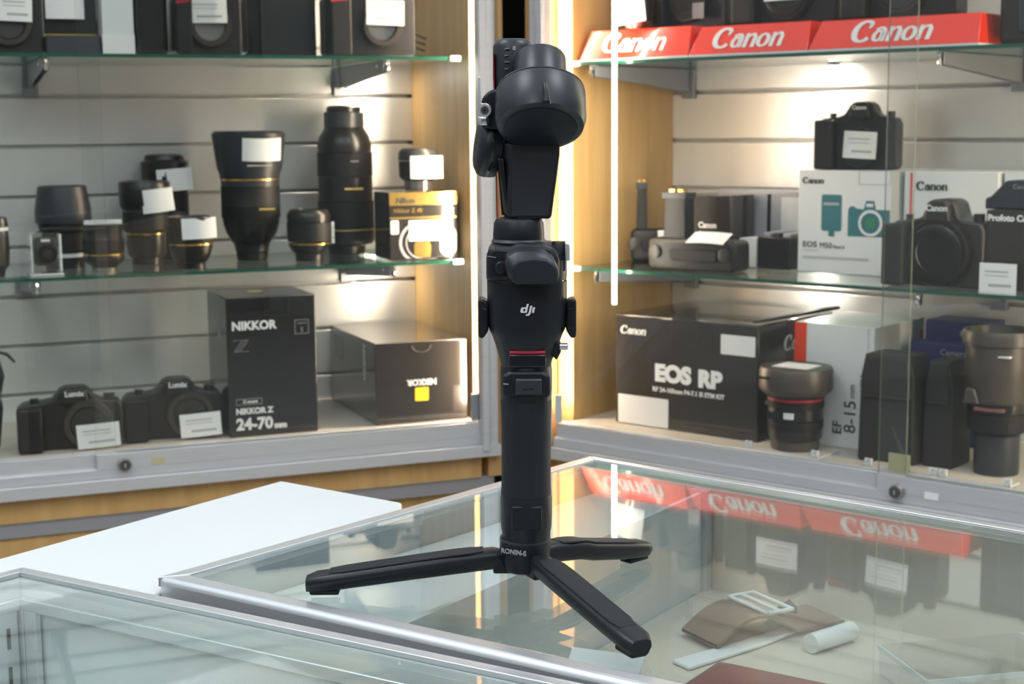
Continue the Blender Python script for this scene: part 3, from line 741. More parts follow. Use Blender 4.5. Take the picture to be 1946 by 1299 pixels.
t = thing('strap_coil', 'coiled dark strap ends at the right end of the upper left shelf', 'strap', ML @ T(-0.040, 0.22, ZL1))
for k in range(4):
    bm = bmesh.new(); sweep(bm, [(-0.028+0.004*k, 0.004*k, 0.006+0.013*k), (-0.004, -0.008, 0.010+0.014*k), (0.014+0.002*k, 0.002, 0.008+0.012*k)], 0.005, 8, flat=0.5); finish('strap_end', bm, CAMG, t)

# ---- right cabinet, upper shelf: red risers and what stands on them
ZR1, ZR2 = 1.3745, 0.9705
def riser(x0, x1, h, label):
    t = thing('display_riser', label, 'riser', MR @ T((x0+x1)/2, 0.062, ZR1), 'red risers along the upper right shelf'); w = x1-x0
    bm = bmesh.new()
    lean = 0.022
    v = [(-w/2, 0, 0.004), (w/2, 0, 0.004), (w/2-0.006, lean, h), (-w/2+0.014, lean, h), (-w/2, 0.20, 0.004), (w/2, 0.20, 0.004), (w/2-0.006, 0.20, h), (-w/2+0.014, 0.20, h)]
    V = [bm.verts.new(p) for p in v]
    for f in ((0,1,2,3), (1,5,6,2), (5,4,7,6), (4,0,3,7), (3,2,6,7), (4,5,1,0)): bm.faces.new([V[i] for i in f])
    finish('body', bm, SIGNR, t, bevel=0.0015)
    bm = bmesh.new(); box(bm, -w/2, w/2, -0.001, 0.20, 0, 0.004); finish('foot_strip', bm, ACRYE, t)
    ang = math.degrees(math.atan2(lean, h-0.004))
    Mx = T(0.0, lean/2 - 0.0012, (h+0.004)/2) @ R('X', -ang)
    canon_text(0.155, INKW, t, Mx)
    return t
riser(0.012, 0.268, 0.060, 'red sloping riser with white lettering, nearest the cabinet corner')
riser(0.270, 0.520, 0.056, 'red sloping riser with white lettering, middle of the three')
riser(0.522, 0.835, 0.054, 'red sloping riser with white lettering, furthest from the corner')
dslr('R', 0.200, 0.195, ZR1+0.0605, 'black camera body on the riser nearest the corner, grey label on its side', 0.165, 0.150, 0.09, ring=0.27, ringx=0.02, cap=True, body=CAMB)
CC = [o for o in bpy.data.objects if o.get('label', '').startswith('black camera body on the riser nearest')][0]
patch(CC, 'grey_label', 0.022, 0.048, 0.016, 0.046, INKG, -0.050)
t = lens('R', 0.125, 0.098, ZR1+0.0605, 'small silver and black lens half covered by a big white tag, above the corner riser', [
    ('mount', MOUNT, [(0.020, 0), (0.030, 0.012)]), ('barrel', LENSB, [(0.031, 0.013), (0.033, 0.06), (0.030, 0.064)])], None,
    tagp=(0.004, -0.036, 0.042, 0.074, 0.068, dict(curl=0.004, ry=-7)))
dslr('R', 0.430, 0.165, ZR1+0.0565, 'black camera body with lens port and white tag on the middle riser', 0.205, 0.155, 0.09, tagp=(0.012, 0.067, 0.090, 0.052, 0), ring=0.25, ringx=0.04, cap=True)
dslr('R', 0.655, 0.165, ZR1+0.0545, 'black camera body with white tag on the outer riser', 0.205, 0.150, 0.09, tagp=(0.015, 0.066, 0.082, 0.050, -3), ring=0.23, ringx=0.04, cap=True, red=True)
t, w, d = carton('R', 0.850, 1.02, 0.10, 0.22, ZR1, 0.150, 'dark grey camera case standing past the last red riser', POUCH, cat='case', name='camera_case', bevel=0.010)
bm = bmesh.new(); box(bm, -0.05, 0.05, -0.004, 0.001, 0.02, 0.13); finish('front_panel', bm, SLATE, t, bevel=0.003)
bm = bmesh.new(); sweep(bm, [(-0.045, 0.06, 0.149), (-0.03, 0.06, 0.168), (0.03, 0.06, 0.168), (0.045, 0.06, 0.149)], 0.005, 8, flat=0.5); finish('handle', bm, BLACKR, t)

# ---- right cabinet, lower shelf
def battery_grip(x, y, W, H, label, rz, tagM, tw, th, tall=0.5):
    t = thing('battery_grip', label, 'grip', MR @ T(x, y, ZR2, rz), 'camera battery grips on the lower right shelf')
    bm = bmesh.new(); prism(bm, rrect(W, H*0.40, 0.012, 5, 0, H*0.20), -0.030, 0.030); finish('body', bm, CAMB, t, bevel=0.008, seg=3)
    bm = bmesh.new(); prism(bm, [(-W*0.36, H*0.36), (-W*0.10, H*0.36), (-W*0.11, H*0.93), (-W*0.34, H*0.93)], -0.016, 0.018); finish('battery_tower', bm, BLACKM, t, bevel=0.002)
    bm = bmesh.new(); box(bm, -W*0.375, -W*0.095, -0.018, 0.020, H*0.90, H*0.985); finish('tower_cap', bm, SLATE, t, bevel=0.001)
    for k in range(2):
        bm = bmesh.new(); box(bm, -W*(0.31-0.10*k), -W*(0.25-0.10*k), -0.010, 0.006, H*0.985, H*1.02); finish('gold_contact', bm, GOLD, t)
    bm = bmesh.new(); prism(bm, rrect(W*0.55, H*0.15, 0.008, 4, W*0.04, H*0.20), -0.034, -0.029); finish('hand_panel', bm, LENSR, t, bevel=0.002)
    for s in (-1, 1):
        bm = bmesh.new(); lathe(bm, [(0.013, 0), (0.013, 0.006), (0.009, 0.007)], T(s*W*0.40, -0.029, H*0.22) @ R('X', 90), 24); finish('thumb_wheel', bm, CAMG, t)
    price_tag(t, tagM, tw, th, 0.002)
    return t
battery_grip(-0.0+0.050, 0.255, 0.085, 0.165, 'upright black battery grip with gold contacts half hidden by the light tube', 35, T(0.035, -0.042, 0.045), 0.042, 0.040)
battery_grip(0.247, 0.135, 0.200, 0.152, 'wide black battery grip with contact tower and curled white tag', 0, T(0.040, -0.026, 0.066) @ R('X', -62), 0.085, 0.040)
t, w, d = carton('R', 0.132, 0.262, 0.225, 0.315, ZR2, 0.140, 'brown-black box with small white lettering behind the battery grips', BOXK2)
text('Canon', 0.016, INKW, t, T(0.012, -0.001, 0.080), bold=0.0006); text('C', 0.010, INKW, t, T(-0.006, -0.001, 0.064))
t, w, d = carton('R', 0.165, 0.372, 0.325, 0.385, ZR2, 0.148, 'mauve-silver rounded box standing at the back of the shelf', BOXS, bevel=0.006)
bm = bmesh.new(); box(bm, 0.018, 0.026, -0.0015, 0.0, 0.002, 0.140); finish('seam_tape', bm, BOXK, t)
patch(t, 'pale_panel', 0.050, w/2-0.006, 0.010, 0.135, BOXW, -0.0008)
t, w, d = carton('R', 0.325, 0.398, 0.225, 0.32, ZR2, 0.062, 'small black battery box with a white end beside the white camera carton', BOXK)
patch(t, 'white_end', -w/2-0.040, -w/2-0.002, 0.002, 0.058, BOXW, -0.001, 0.05)
for k in range(3):
    bm = bmesh.new(); box(bm, -0.03+0.022*k, -0.014+0.022*k, 0.01, 0.08, 0.062, 0.0700); finish('battery_door', bm, CAMG if k % 2 else BOXS, t, bevel=0.001)
t, w, d = carton('R', 0.420, 0.611, 0.215, 0.375, ZR2, 0.193, 'white camera carton with a printed teal lens and camera', BOXW)
canon_text(0.046, INKK, t, T(-w/2+0.032, -0.0010, 0.173), shear=0.0)
text('EOS', 0.015, INKK, t, T(-w/2+0.011, -0.0010, 0.053), align='LEFT', bold=0.0001, sx=1.15); text('M50', 0.015, INKK, t, T(-w/2+0.047, -0.0010, 0.052), align='LEFT')
text('Mark II', 0.008, INKK, t, T(-w/2+0.076, -0.0010, 0.050), align='LEFT', shear=0.1)
for (a, b, z_) in ((0.011, 0.045, 0.0415), (0.012, 0.150, 0.030), (0.012, 0.150, 0.027)):
    patch(t, 'small_print', -w/2+a, -w/2+b, z_, z_+0.0012, BOXS, -0.0008)
# printed telephoto lens
patch(t, 'printed_lens', -0.0455, -0.0040, 0.080, 0.148, TEALB, -0.0009, r=0.004); patch(t, 'printed_lens_foot', -0.030, -0.018, 0.070, 0.081, TEALB, -0.0009)
patch(t, 'printed_lens_mark', -0.041, -0.009, 0.128, 0.133, BOXS, -0.0014)
# printed camera
bm = bmesh.new(); prism(bm, [(0.010, 0.072), (w/2-0.001, 0.072), (w/2-0.001, 0.122), (0.066, 0.122), (0.062, 0.138), (0.046, 0.138), (0.042, 0.122), (0.024, 0.124), (0.024, 0.127), (0.014, 0.127), (0.010, 0.120)], -0.0009, -0.0004); finish('printed_camera', bm, TEALB, t, smooth=0)
bm = bmesh.new(); lathe(bm, [(0.0245, 0), (0.0245, 0.0006)], T(0.056, -0.0009, 0.097) @ R('X', 90), 40); finish('printed_ring', bm, BOXW, t, smooth=0)
bm = bmesh.new(); lathe(bm, [(0.019, 0), (0.019, 0.0010)], T(0.056, -0.0009, 0.097) @ R('X', 90), 40); finish('printed_ring_inner', bm, TEALB, t, smooth=0)
bm = bmesh.new(); lathe(bm, [(0.010, 0), (0.010, 0.0014)], T(0.056, -0.0009, 0.097) @ R('X', 90), 32); finish('printed_sensor', bm, TEALG, t, smooth=0)
patch(t, 'printed_flash', 0.047, 0.061, 0.127, 0.133, BOXW, -0.0014)
frame_line(t, 'tuck_flap', 0.030, w/2, 0.168, 0.194, 0.0007, BOXS)
dslr('R', 0, 0, 0, 'small black camera with white tag standing on the white carton', 0.150, 0.126, 0.095, rz=0, M=MR @ T(0.507, 0.290, ZR2+0.1936, 14), tagp=(0.012, 0.046, 0.062, 0.050, 3), letter='Canon', lsize=0.010, ring=0.27, ringx=0.04, cap=True)
t, w, d = carton('R', 0.622, 0.800, 0.245, 0.375, ZR2, 0.193, 'white carton with a thin red edge stripe behind the dark camera', BOXW)
patch(t, 'red_edge_stripe', -w/2+0.012, -w/2+0.016, 0.0, 0.19, ORANGE, -0.0007)
canon_text(0.062, INKK, t, T(-w/2+0.055, -0.0010, 0.165), shear=0.0)
t, w, d = carton('R', 0.806, 0.960, 0.255, 0.375, ZR2, 0.193, 'second plain white carton at the right behind the lettered black box', BOXW)
dslr('R', 0.752, 0.130, ZR2+0.0005, 'large black camera body with capped port in front of the white cartons', 0.172, 0.150, 0.100, rz=0, letter='Canon', lsize=0.0145, ring=0.335, ringx=0.06, ringz=-0.02, cap=True, body=CAMG, hump=0.24)
t, w, d = carton('R', 0.838, 0.960, 0.110, 0.165, ZR2, 0.134, 'dark box with bold white lettering and a white price label', CAMG)
text('Profoto Connect', 0.0145, INKW, t, T(-w/2+0.003, -0.001, 0.121), bold=0.0006, align='LEFT')
t2 = thing('camera', 'blue-black camera standing on top of the lettered dark box', 'camera', MR @ T(0.880, 0.150, ZR2+0.1345))
bm = bmesh.new(); prism(bm, [(-0.055, 0), (0.06, 0), (0.06, 0.040), (0.02, 0.050), (-0.02, 0.048), (-0.045, 0.022), (-0.055, 0.018)], -0.018, 0.014); finish('body', bm, SLATE, t2, bevel=0.003)
text('Canon', 0.011, INKG, t2, T(0.008, -0.0195, 0.038))
price_tag(t, T(-w/2+0.030, -0.016, 0.022), 0.064, 0.050, 0.0)

# ---- right cabinet, bottom deck
t, w, d = carton('R', 0.080, 0.412, 0.090, 0.375, ZDECK+0.0005, 0.222, 'big glossy black camera carton with two white labels and bold lettering', BOXK2, bevel=0.003)
canon_text(0.064, INKW, t, T(-w/2+0.046, -0.0012, 0.190))
text('EOS', 0.044, INKW, t, T(-0.026, -0.0012, 0.110), bold=0.0028, sx=1.08); text('RP', 0.044, INKW, t, T(0.060, -0.0012, 0.108), bold=0.0028, sx=1.08)
text('RF 24-105mm F4-7.1 IS STM KIT', 0.0125, INKW, t, T(0.010, -0.0012, 0.078), bold=0.0004)
frame_line(t, 'tuck_flap', -0.028, 0.034, 0.172, 0.222, 0.0016, CAMG)
patch(t, 'white_label', 0.084, w/2-0.006, 0.162, 0.200, BOXW, -0.0010, r=0.002)
patch(t, 'white_barcode_label', -w/2+0.008, -0.036, 0.002, 0.060, BOXW, -0.0010, r=0.002)
Ms = T(w/2 + 0.0008, 0, 0) @ R('Z', 90)
o_ = canon_text(0.115, INKW, t, T(w/2+0.0009, 0.150, 0.176) @ R('Z', 90)); 
side_patch(t, 'dark_red_band', w/2, 0.105, 0.190, 0.06, 0.222, mat('dark_red_card', (0.07, 0.008, 0.010), 0.3), 1)
text('EOS', 0.034, INKW, t, T(w/2+0.0009, 0.060, 0.100) @ R('Z', 90), bold=0.002)
text('RF 24-105mm', 0.012, INKW, t, T(w/2+0.0009, 0.060, 0.072) @ R('Z', 90), bold=0.0002)
bm = bmesh.new(); sweep(bm, [(w/2-0.01, 0.0, 0.2275), (w/2+0.004, 0.10, 0.230), (w/2+0.010, 0.22, 0.232), (w/2+0.018, 0.27, 0.232)], [0.003, 0.006, 0.009, 0.006], 10, flat=0.6)
o = finish('lens_strap', bm, BLACKR, M=MR @ T((0.080+0.412)/2, 0.090, ZDECK+0.0005)); tag(o, 'rolled black strap lying along the top edge of the big glossy carton', 'strap')

t, w, d = carton('R', 0.456, 0.619, 0.148, 0.350, ZDECK+0.0005, 0.228, 'white lens carton with orange-red corner stripe lettered 8-15mm', BOXW, bevel=0.001)
patch(t, 'orange_stripe', -w/2, -w/2+0.025, 0.0, 0.2275, ORANGE, -0.0008)
for (s_, sz, xx, zz, b_) in (('EF', 0.026, -w/2+0.093, 0.037, 0.0004), ('8-15', 0.034, -w/2+0.119, 0.060, 0.0002), ('mm', 0.017, -w/2+0.1215, 0.108, 0.0), ('f/4L Fisheye USM', 0.0155, -w/2+0.143, 0.085, 0.0)):
    text(s_, sz, INKK, t, T(xx, -0.0010, zz) @ R('Y', -90), bold=b_)
patch(t, 'black_rule', -w/2+0.1505, -w/2+0.1515, 0.030, 0.150, INKK, -0.0009); patch(t, 'edge_line', w/2-0.012, w/2-0.0113, 0.0, 0.226, INKG, -0.0008)
text('USM 8-15', 0.026, INKK, t, T(w/2+0.0009, 0.110, 0.150) @ R('Z', 90), bold=0.0002)
side_patch(t, 'red_end_mark', w/2, 0.185, 0.198, 0.150, 0.205, ORANGE, 1)
bm = bmesh.new(); box(bm, -0.03, 0.06, 0.08, 0.17, 0.228, 0.2286); finish('top_label', bm, TAGW, t, smooth=0)

t = lens('R', 0.501, 0.077, ZDECK+0.0045, 'black fisheye zoom lens with red ring, white-topped hood, on a clear stand', [
    ('rear_cap', TAUPE, [(0.043, 0.0), (0.044, 0.003), (0.044, 0.018)]),
    ('barrel', LENSB, [(0.046, 0.019), (0.049, 0.024), (0.0495, 0.040)]),
    ('zoom_ring', LENSR, ribs(0.0505, 0.041, 0.056, 4)),
    ('middle_barrel', LENSB, [(0.0500, 0.057), (0.0500, 0.078)]),
    ('focus_ring', LENSR, ribs(0.0515, 0.079, 0.092, 4)),
    ('red_ring', RED, [(0.0520, 0.093), (0.0520, 0.0965)]),
    ('front_barrel', CAMG, [(0.0510, 0.097), (0.053, 0.101)]),
    ('hood', TAUPE, [(0.058, 0.103), (0.066, 0.110), (0.0675, 0.114), (0.0675, 0.146), (0.065, 0.152), (0.050, 0.154), (0.001, 0.154)])])
patch(t, 'scale_window', -0.030, 0.000, 0.060, 0.074, BLACKG, -0.0515, 0.01, r=0.002); patch(t, 'white_plate', 0.004, 0.022, 0.062, 0.073, INKW, -0.0505, 0.01, r=0.001)
bm = bmesh.new(); box(bm, -0.030, 0.042, -0.038, 0.020, 0.1541, 0.1550); finish('top_label', bm, TAGW, t, smooth=0)
patch(t, 'hood_latch', -0.040, -0.016, 0.134, 0.139, BLACKG, -0.0675, 0.02, r=0.002)

# pouches
for (x0, x1, y, h, lab) in ((0.628, 0.735, 0.075, 0.192, 'tall charcoal padded pouch beside the white lens carton'), (0.738, 0.796, 0.100, 0.186, 'second charcoal padded pouch, left of the hooded lens')):
    t = thing('padded_pouch', lab, 'pouch', MR @ T((x0+x1)/2, y, ZDECK+0.0005), 'padded lens pouches on the right deck'); w = x1-x0
    bm = bmesh.new(); prism(bm, [(-w/2, 0.004), (-w/2+0.004, 0), (w/2-0.004, 0), (w/2, 0.004), (w/2-0.003, h*0.8), (w/2-0.012, h), (-w/2+0.012, h*1.005), (-w/2+0.004, h*0.8)], 0, 0.075)
    finish('body', bm, POUCH, t, bevel=0.010, seg=4)
    bm = bmesh.new(); prism(bm, [(-w/2+0.006, h*0.60), (w/2-0.006, h*0.62), (w/2-0.014, h*0.985), (-w/2+0.014, h*0.985)], -0.004, 0.003); finish('flap', bm, POUCH, t, bevel=0.002)
    bm = bmesh.new(); box(bm, -w/2+0.01, w/2-0.01, -0.0055, -0.003, h*0.61, h*0.625); finish('flap_binding', bm, CAMG, t)

# navy box
t, w, d = carton('R', 0.650, 0.768, 0.290, 0.375, ZDECK+0.0005, 0.232, 'navy blue box with silver oval print at the back of the deck', BLUEBOX)
bm = bmesh.new(); box(bm, -w/2-0.008, w/2+0.01, -0.045, 0.0, 0.120, 0.196); finish('front_tray', bm, BLUEBOX, t, bevel=0.002)
text('Camera', 0.016, INKG, t, T(0.018, -0.0460, 0.180)); bm = bmesh.new(); sweep(bm, [(-0.020+0.016*math.cos(2*PI*k/20), -0.0458, 0.150+0.006*math.sin(2*PI*k/20)) for k in range(21)], 0.0008, 6); finish('oval_mark', bm, INKG, t)
patch(t, 'silver_print', 0.010, 0.040, 0.206, 0.216, INKG, -0.001)

t = lens('R', 0.862, 0.130, ZDECK+0.0005, 'big brown-grey hooded telephoto lens at the right end of the deck', [
    ('rear_cap', SLATE, [(0.037, 0.0), (0.038, 0.004), (0.038, 0.068)]),
    ('barrel', BLACKM, [(0.0385, 0.069), (0.048, 0.076)]),
    ('focus_ring', LENSR, ribs(0.0515, 0.077, 0.108, 6)),
    ('collar', BLACKG, [(0.0515, 0.109), (0.052, 0.112), (0.052, 0.124)]),
    ('hood', TAUPE, [(0.0525, 0.125), (0.055, 0.131), (0.0565, 0.215), (0.0570, 0.222), (0.0620, 0.224), (0.0635, 0.240), (0.061, 0.247), (0.056, 0.248), (0.052, 0.23), (0.03, 0.22)])])
patch(t, 'hood_print', 0.012, 0.038, 0.206, 0.209, INKW, -0.0530, 0.02); 
bm = bmesh.new(); prism(bm, [(-0.040, 0.125), (-0.010, 0.125), (-0.018, 0.150), (-0.032, 0.152)], -0.060, -0.050); finish('hood_latch', bm, TAUPE, t, bevel=0.003)
patch(t, 'red_printed_marks', -0.020, 0.030, 0.114, 0.119, mat('faded_red_print', (0.25, 0.10, 0.09), 0.4), -0.0530, 0.02)

# clear display stands on the right deck with white clips
def stand(x0, x1, y0, y1, label):
    t = thing('acrylic_stand', label, 'stand', MR @ T((x0+x1)/2, (y0+y1)/2, ZDECK), 'clear acrylic stands on the right deck'); w, d = (x1-x0)/2, (y1-y0)/2
    bm = bmesh.new(); box(bm, -w, w, -d, d, 0.0012, 0.0042)
    bm.normal_update()
    for f in bm.faces: f.material_index = 1 if abs(f.normal.z) < 0.5 else 0
    finish('plate', bm, [BEIGE, ACRYE], t, smooth=0)
    for sx in (-1, 1):
        bm = bmesh.new()
        for (dx, dz) in ((-0.004, 0.0), (0.004, 0.0)):
            box(bm, sx*(w-0.006)+dx-0.0028, sx*(w-0.006)+dx+0.0028, -d-0.003, -d+0.003, 0.0042, 0.0165)
        box(bm, sx*(w-0.006)-0.0065, sx*(w-0.006)+0.0065, -d-0.0025, -d+0.0025, 0.0042, 0.008)
        finish('clip', bm, ACRYE, t, bevel=0.0006)
    return t
stand(0.425, 0.575, 0.030, 0.110, 'clear plate stand with white clips under the fisheye lens')
stand(0.668, 0.800, 0.030, 0.070, 'clear plate stand with white clips in front of the charcoal pouches')
stand(0.806, 0.930, 0.030, 0.066, 'clear plate stand with white clips in front of the hooded lens')
bm = bmesh.new(); prism(bm, rrect(0.040, 0.030, 0.002, 3, 0.0, 0.016), 0.0, 0.001)
prism(bm, [(0.002, 0.030), (0.012, 0.033), (-0.012, 0.075), (-0.018, 0.078)], 0.0, 0.0008, 1)
o = finish('paper_note', bm, [YTAPE, ACRYL], M=MR @ T(0.742, 0.0085, ZDECK+0.006), smooth=0); tag(o, 'small yellowed paper note with torn clear tape inside the right pane edge', 'note')

# ------------------------------------------------------------------ counters
def d2(a): return Vector((math.cos(math.radians(a)), math.sin(math.radians(a))))
def bars(bm, outer, inner, z0, z1, closed=True, mi=0, skip=()):
    n = len(outer)
    for i in range(n if closed else n-1):
        if i in skip: continue
        j = (i+1) % n
        slab(bm, [tuple(outer[i]), tuple(outer[j]), tuple(inner[j]), tuple(inner[i])], z0, z1, mi)

def isect(p, d, q, e):
    den = d.x*e.y - d.y*e.x
    t = ((q.x-p.x)*e.y - (q.y-p.y)*e.x)/den
    return p + d*t
def inset_quad(P, offs):
    """P anticlockwise; offs: inset of each edge i (P[i]->P[i+1])"""
    n = len(P); L_ = []
    for i in range(n):
        a, b = P[i], P[(i+1) % n]; d = (b-a).normalized(); nn = Vector((-d.y, d.x))
        L_.append((a+nn*offs[i], d))
    return [isect(L_[i-1][0], L_[i-1][1], L_[i][0], L_[i][1]) for i in range(n)]

ZC = 0.970
Bk = Vector((0.0663, 1.2807)); Lf = Vector((-0.2252, 0.9347))
FarB = Bk + d2(-40.47)*0.85; FarN = Lf + d2(-34.0)*0.95
Q = [Lf, FarN, FarB, Bk]                                   # anticlockwise
Qi = inset_quad(Q, [0.0165, 0.012, 0.0085, 0.0105])
t = thing('glass_counter', 'glass-topped display counter with rounded aluminium frame under the black stabilizer', 'counter', Matrix.Identity(4))
bm = bmesh.new(); bars(bm, Q, Qi, 0.9530, ZC, skip=(1, 2, 3)); finish('front_frame', bm, ALU_B, t, bevel=0.0042, seg=5)
bm = bmesh.new(); bars(bm, Q, Qi, 0.9635, ZC, skip=(0,)); finish('rear_frame', bm, ALU_B, t, bevel=0.0005)
Qg = inset_quad(Q, [0.014, 0.010, 0.0065, 0.0085])
bm = bmesh.new(); slab(bm, [tuple(p) for p in Qg], 0.9655, 0.9690); finish('glass_top', bm, TOPG, t, smooth=0)
# inner walls
Qw = inset_quad(Q, [0.017, 0.012, 0.010, 0.012])
bm = bmesh.new(); bars(bm, Qg, Qw, 0.55, 0.9650, skip=(0, 1, 2)); finish('left_wall', bm, TEAL, t)
bm = bmesh.new(); bars(bm, Qg, Qw, 0.55, 0.9650, skip=(0, 1, 3)); finish('rear_wall', bm, BEIGE, t)
bm = bmesh.new(); bars(bm, Qg, Qw, 0.55, 0.9610, skip=(2, 3)); finish('front_wall', bm, TEAL, t)
bm = bmesh.new(); slab(bm, [tuple(p) for p in Qw], 0.55, 0.56); finish('case_floor', bm, BEIGE, t)
bm = bmesh.new(); slab(bm, [tuple(p) for p in inset_quad(Q, [0.03, 0.03, 0.03, 0.03])], 0.0, 0.55); finish('base', bm, PALE, t)
# beige upper deck (right part) and white drawer top (left strip)
Qd = inset_quad(Q, [0.018, 0.013, 0.011, 0.013])
eL = (Bk-Lf).normalized(); eF = d2(-36.0)
w0 = Qd[0] + eF*0.150; w3 = Qd[3] + eF*0.105
bm = bmesh.new(); slab(bm, [tuple(Qd[0]), tuple(w0), tuple(w3), tuple(Qd[3])], 0.936, 0.942); finish('white_tray', bm, WHITE, t, bevel=0.001)
bm = bmesh.new(); slab(bm, [tuple(w0+eF*0.002), tuple(w0+eF*0.006), tuple(w3+eF*0.006), tuple(w3+eF*0.002)], 0.56, 0.960); finish('partition', bm, PALE, t)
bm = bmesh.new(); slab(bm, [tuple(w0+eF*0.008), tuple(Qd[1]), tuple(Qd[2]), tuple(w3+eF*0.008)], 0.872, 0.880); finish('upper_deck', bm, BEIGE, t)
# slotted upright
U = Vector((0.150, 1.190)); Mu = Matrix.Translation((U.x, U.y, 0)) @ Matrix.Rotation(math.radians(-40.5), 4, 'Z')
bm = bmesh.new(); box(bm, -0.008, 0.008, -0.004, 0.004, 0.60, 0.962)
up = finish('slotted_upright', bm, ALU, t, Mu)
bm = bmesh.new()
for k in range(9): box(bm, 0.001, 0.003, -0.0045, -0.0039, 0.93-0.03*k, 0.945-0.03*k)
finish('slots', bm, DARKGAP, up)

# white counter behind
Z2 = 0.960
Wb = Vector((-0.1933, 1.2419)); Wl = Wb - d2(54.8)*0.55
Wr = Wb + d2(-36.4)*0.20; Wfl = Wl + d2(-36.4)*0.20
# keep clear of the glass counter
P_a = Wb + d2(-36.4)*0.118; 
poly = [Wl, Wl + d2(-36.4)*0.10, Vector((-0.335, 1.0)), Vector((-0.228, 0.936)), Vector((-0.0835, 1.1075)), P_a, Wb]
t = thing('white_counter', 'plain white laminate counter top behind the two glass cases', 'counter', Matrix.Identity(4))
bm = bmesh.new(); slab(bm, [(-0.5104, 0.7925), (-0.348, 0.955), (-0.3235, 0.9765), (-0.2335, 0.9250), (-0.0840, 1.1125), (-0.0870, 1.1635), tuple(Wb)], 0.930, Z2)
finish('top', bm, WHITE, t, bevel=0.002)
bm = bmesh.new(); slab(bm, [(-0.46, 0.86), (-0.33, 1.005), (-0.24, 0.955), (-0.115, 1.10), (-0.11, 1.155), (-0.195, 1.215)], 0.0, 0.930); finish('base', bm, WHITE, t)

# front-left glass case
Cc = Vector((-0.3232, 0.9735)); e1 = d2(-31.6); e2 = d2(230.3)
C = [Cc, Cc + e2*0.42, Cc + e2*0.42 + e1*0.485, Cc + e1*0.485]            # anticlockwise
Ci = inset_quad(C, [0.0085, 0.010, 0.010, 0.0085])
t = thing('glass_case', 'low glass showcase with aluminium frame in the lower left corner', 'counter', Matrix.Identity(4))
bm = bmesh.new(); bars(bm, C, Ci, 0.9627, 0.9660); finish('frame', bm, ALU_B, t, bevel=0.0004)
Cg = inset_quad(C, [0.0095]*4)
bm = bmesh.new(); slab(bm, [tuple(p) for p in inset_quad(C, [0.0088, 0.0105, 0.0105, 0.0088])], 0.9612, 0.9637); finish('glass_top', bm, glass('case_top_glass', (0.94, 0.975, 0.97), 1.5, boost=0.9), t, smooth=0)
C2 = inset_quad(C, [0.013]*4)
bm = bmesh.new(); bars(bm, inset_quad(C, [0.003]*4), inset_quad(C, [0.009]*4), 0.950, 0.9624); finish('upper_rail', bm, PALE, t)
bm = bmesh.new(); bars(bm, inset_quad(C, [0.004]*4), C2, 0.942, 0.950); finish('lower_rail', bm, ALU_B, t, bevel=0.0008)
bm = bmesh.new(); bars(bm, inset_quad(C, [0.005]*4), inset_quad(C, [0.007]*4), 0.5, 0.942, skip=(0, 1, 2)); finish('rear_panel', bm, PALE, t)
bm = bmesh.new(); bars(bm, inset_quad(C, [0.005]*4), inset_quad(C, [0.007]*4), 0.5, 0.942, skip=(1, 2, 3)); finish('left_panel', bm, PALE, t)
pc = inset_quad(C, [0.009]*4)[0]
bm = bmesh.new()
for (off, wd) in ((0.0, 0.0055), (0.0065, 0.011)):
    a = pc + e1*off; slab(bm, [tuple(a), tuple(a+e2*0.004), tuple(a+e2*0.004+e1*wd), tuple(a+e1*wd)], 0.5, 0.942)
finish('corner_post', bm, ALU, t, bevel=0.0005)
a = pc + e2*0.006; sl = bmesh.new(); slab(sl, [tuple(a), tuple(a+e2*0.014), tuple(a+e2*0.014+e1*0.003), tuple(a+e1*0.003)], 0.5, 0.942)
up = finish('slotted_upright', sl, ALU, t)
bm = bmesh.new()
for k in range(10):
    b_ = a + e2*0.006 + e1*0.0032
    slab(bm, [tuple(b_), tuple(b_+e2*0.0022), tuple(b_+e2*0.0022+e1*0.0006), tuple(b_+e1*0.0006)], 0.918-0.026*k, 0.932-0.026*k)
finish('slots', bm, DARKGAP, up)
bm = bmesh.new(); slab(bm, [tuple(p) for p in C2], 0.70, 0.706); finish('case_shelf', bm, PALE, t)
bm = bmesh.new(); slab(bm, [tuple(p) for p in inset_quad(C, [0.02]*4)], 0.0, 0.50); finish('base', bm, PALE, t)
bm = bmesh.new(); slab(bm, [tuple(pc+e1*0.02+e2*0.01), tuple(pc+e1*0.02+e2*0.16), tuple(pc+e1*0.19+e2*0.16), tuple(pc+e1*0.19+e2*0.01)], 0.7065, 0.80)
o = finish('white_carton', bm, WHITE, bevel=0.002); tag(o, 'plain white carton standing inside the lower left glass case', 'box')
bm = bmesh.new(); slab(bm, [tuple(pc+e1*0.28+e2*0.02), tuple(pc+e1*0.28+e2*0.22), tuple(pc+e1*0.385+e2*0.22), tuple(pc+e1*0.385+e2*0.02)], 0.7065, 0.82)
o = finish('slate_case', bm, mat('slate_blue_case', (0.09, 0.13, 0.15), 0.5), bevel=0.004); tag(o, 'slate blue hard case inside the lower left glass case', 'case')

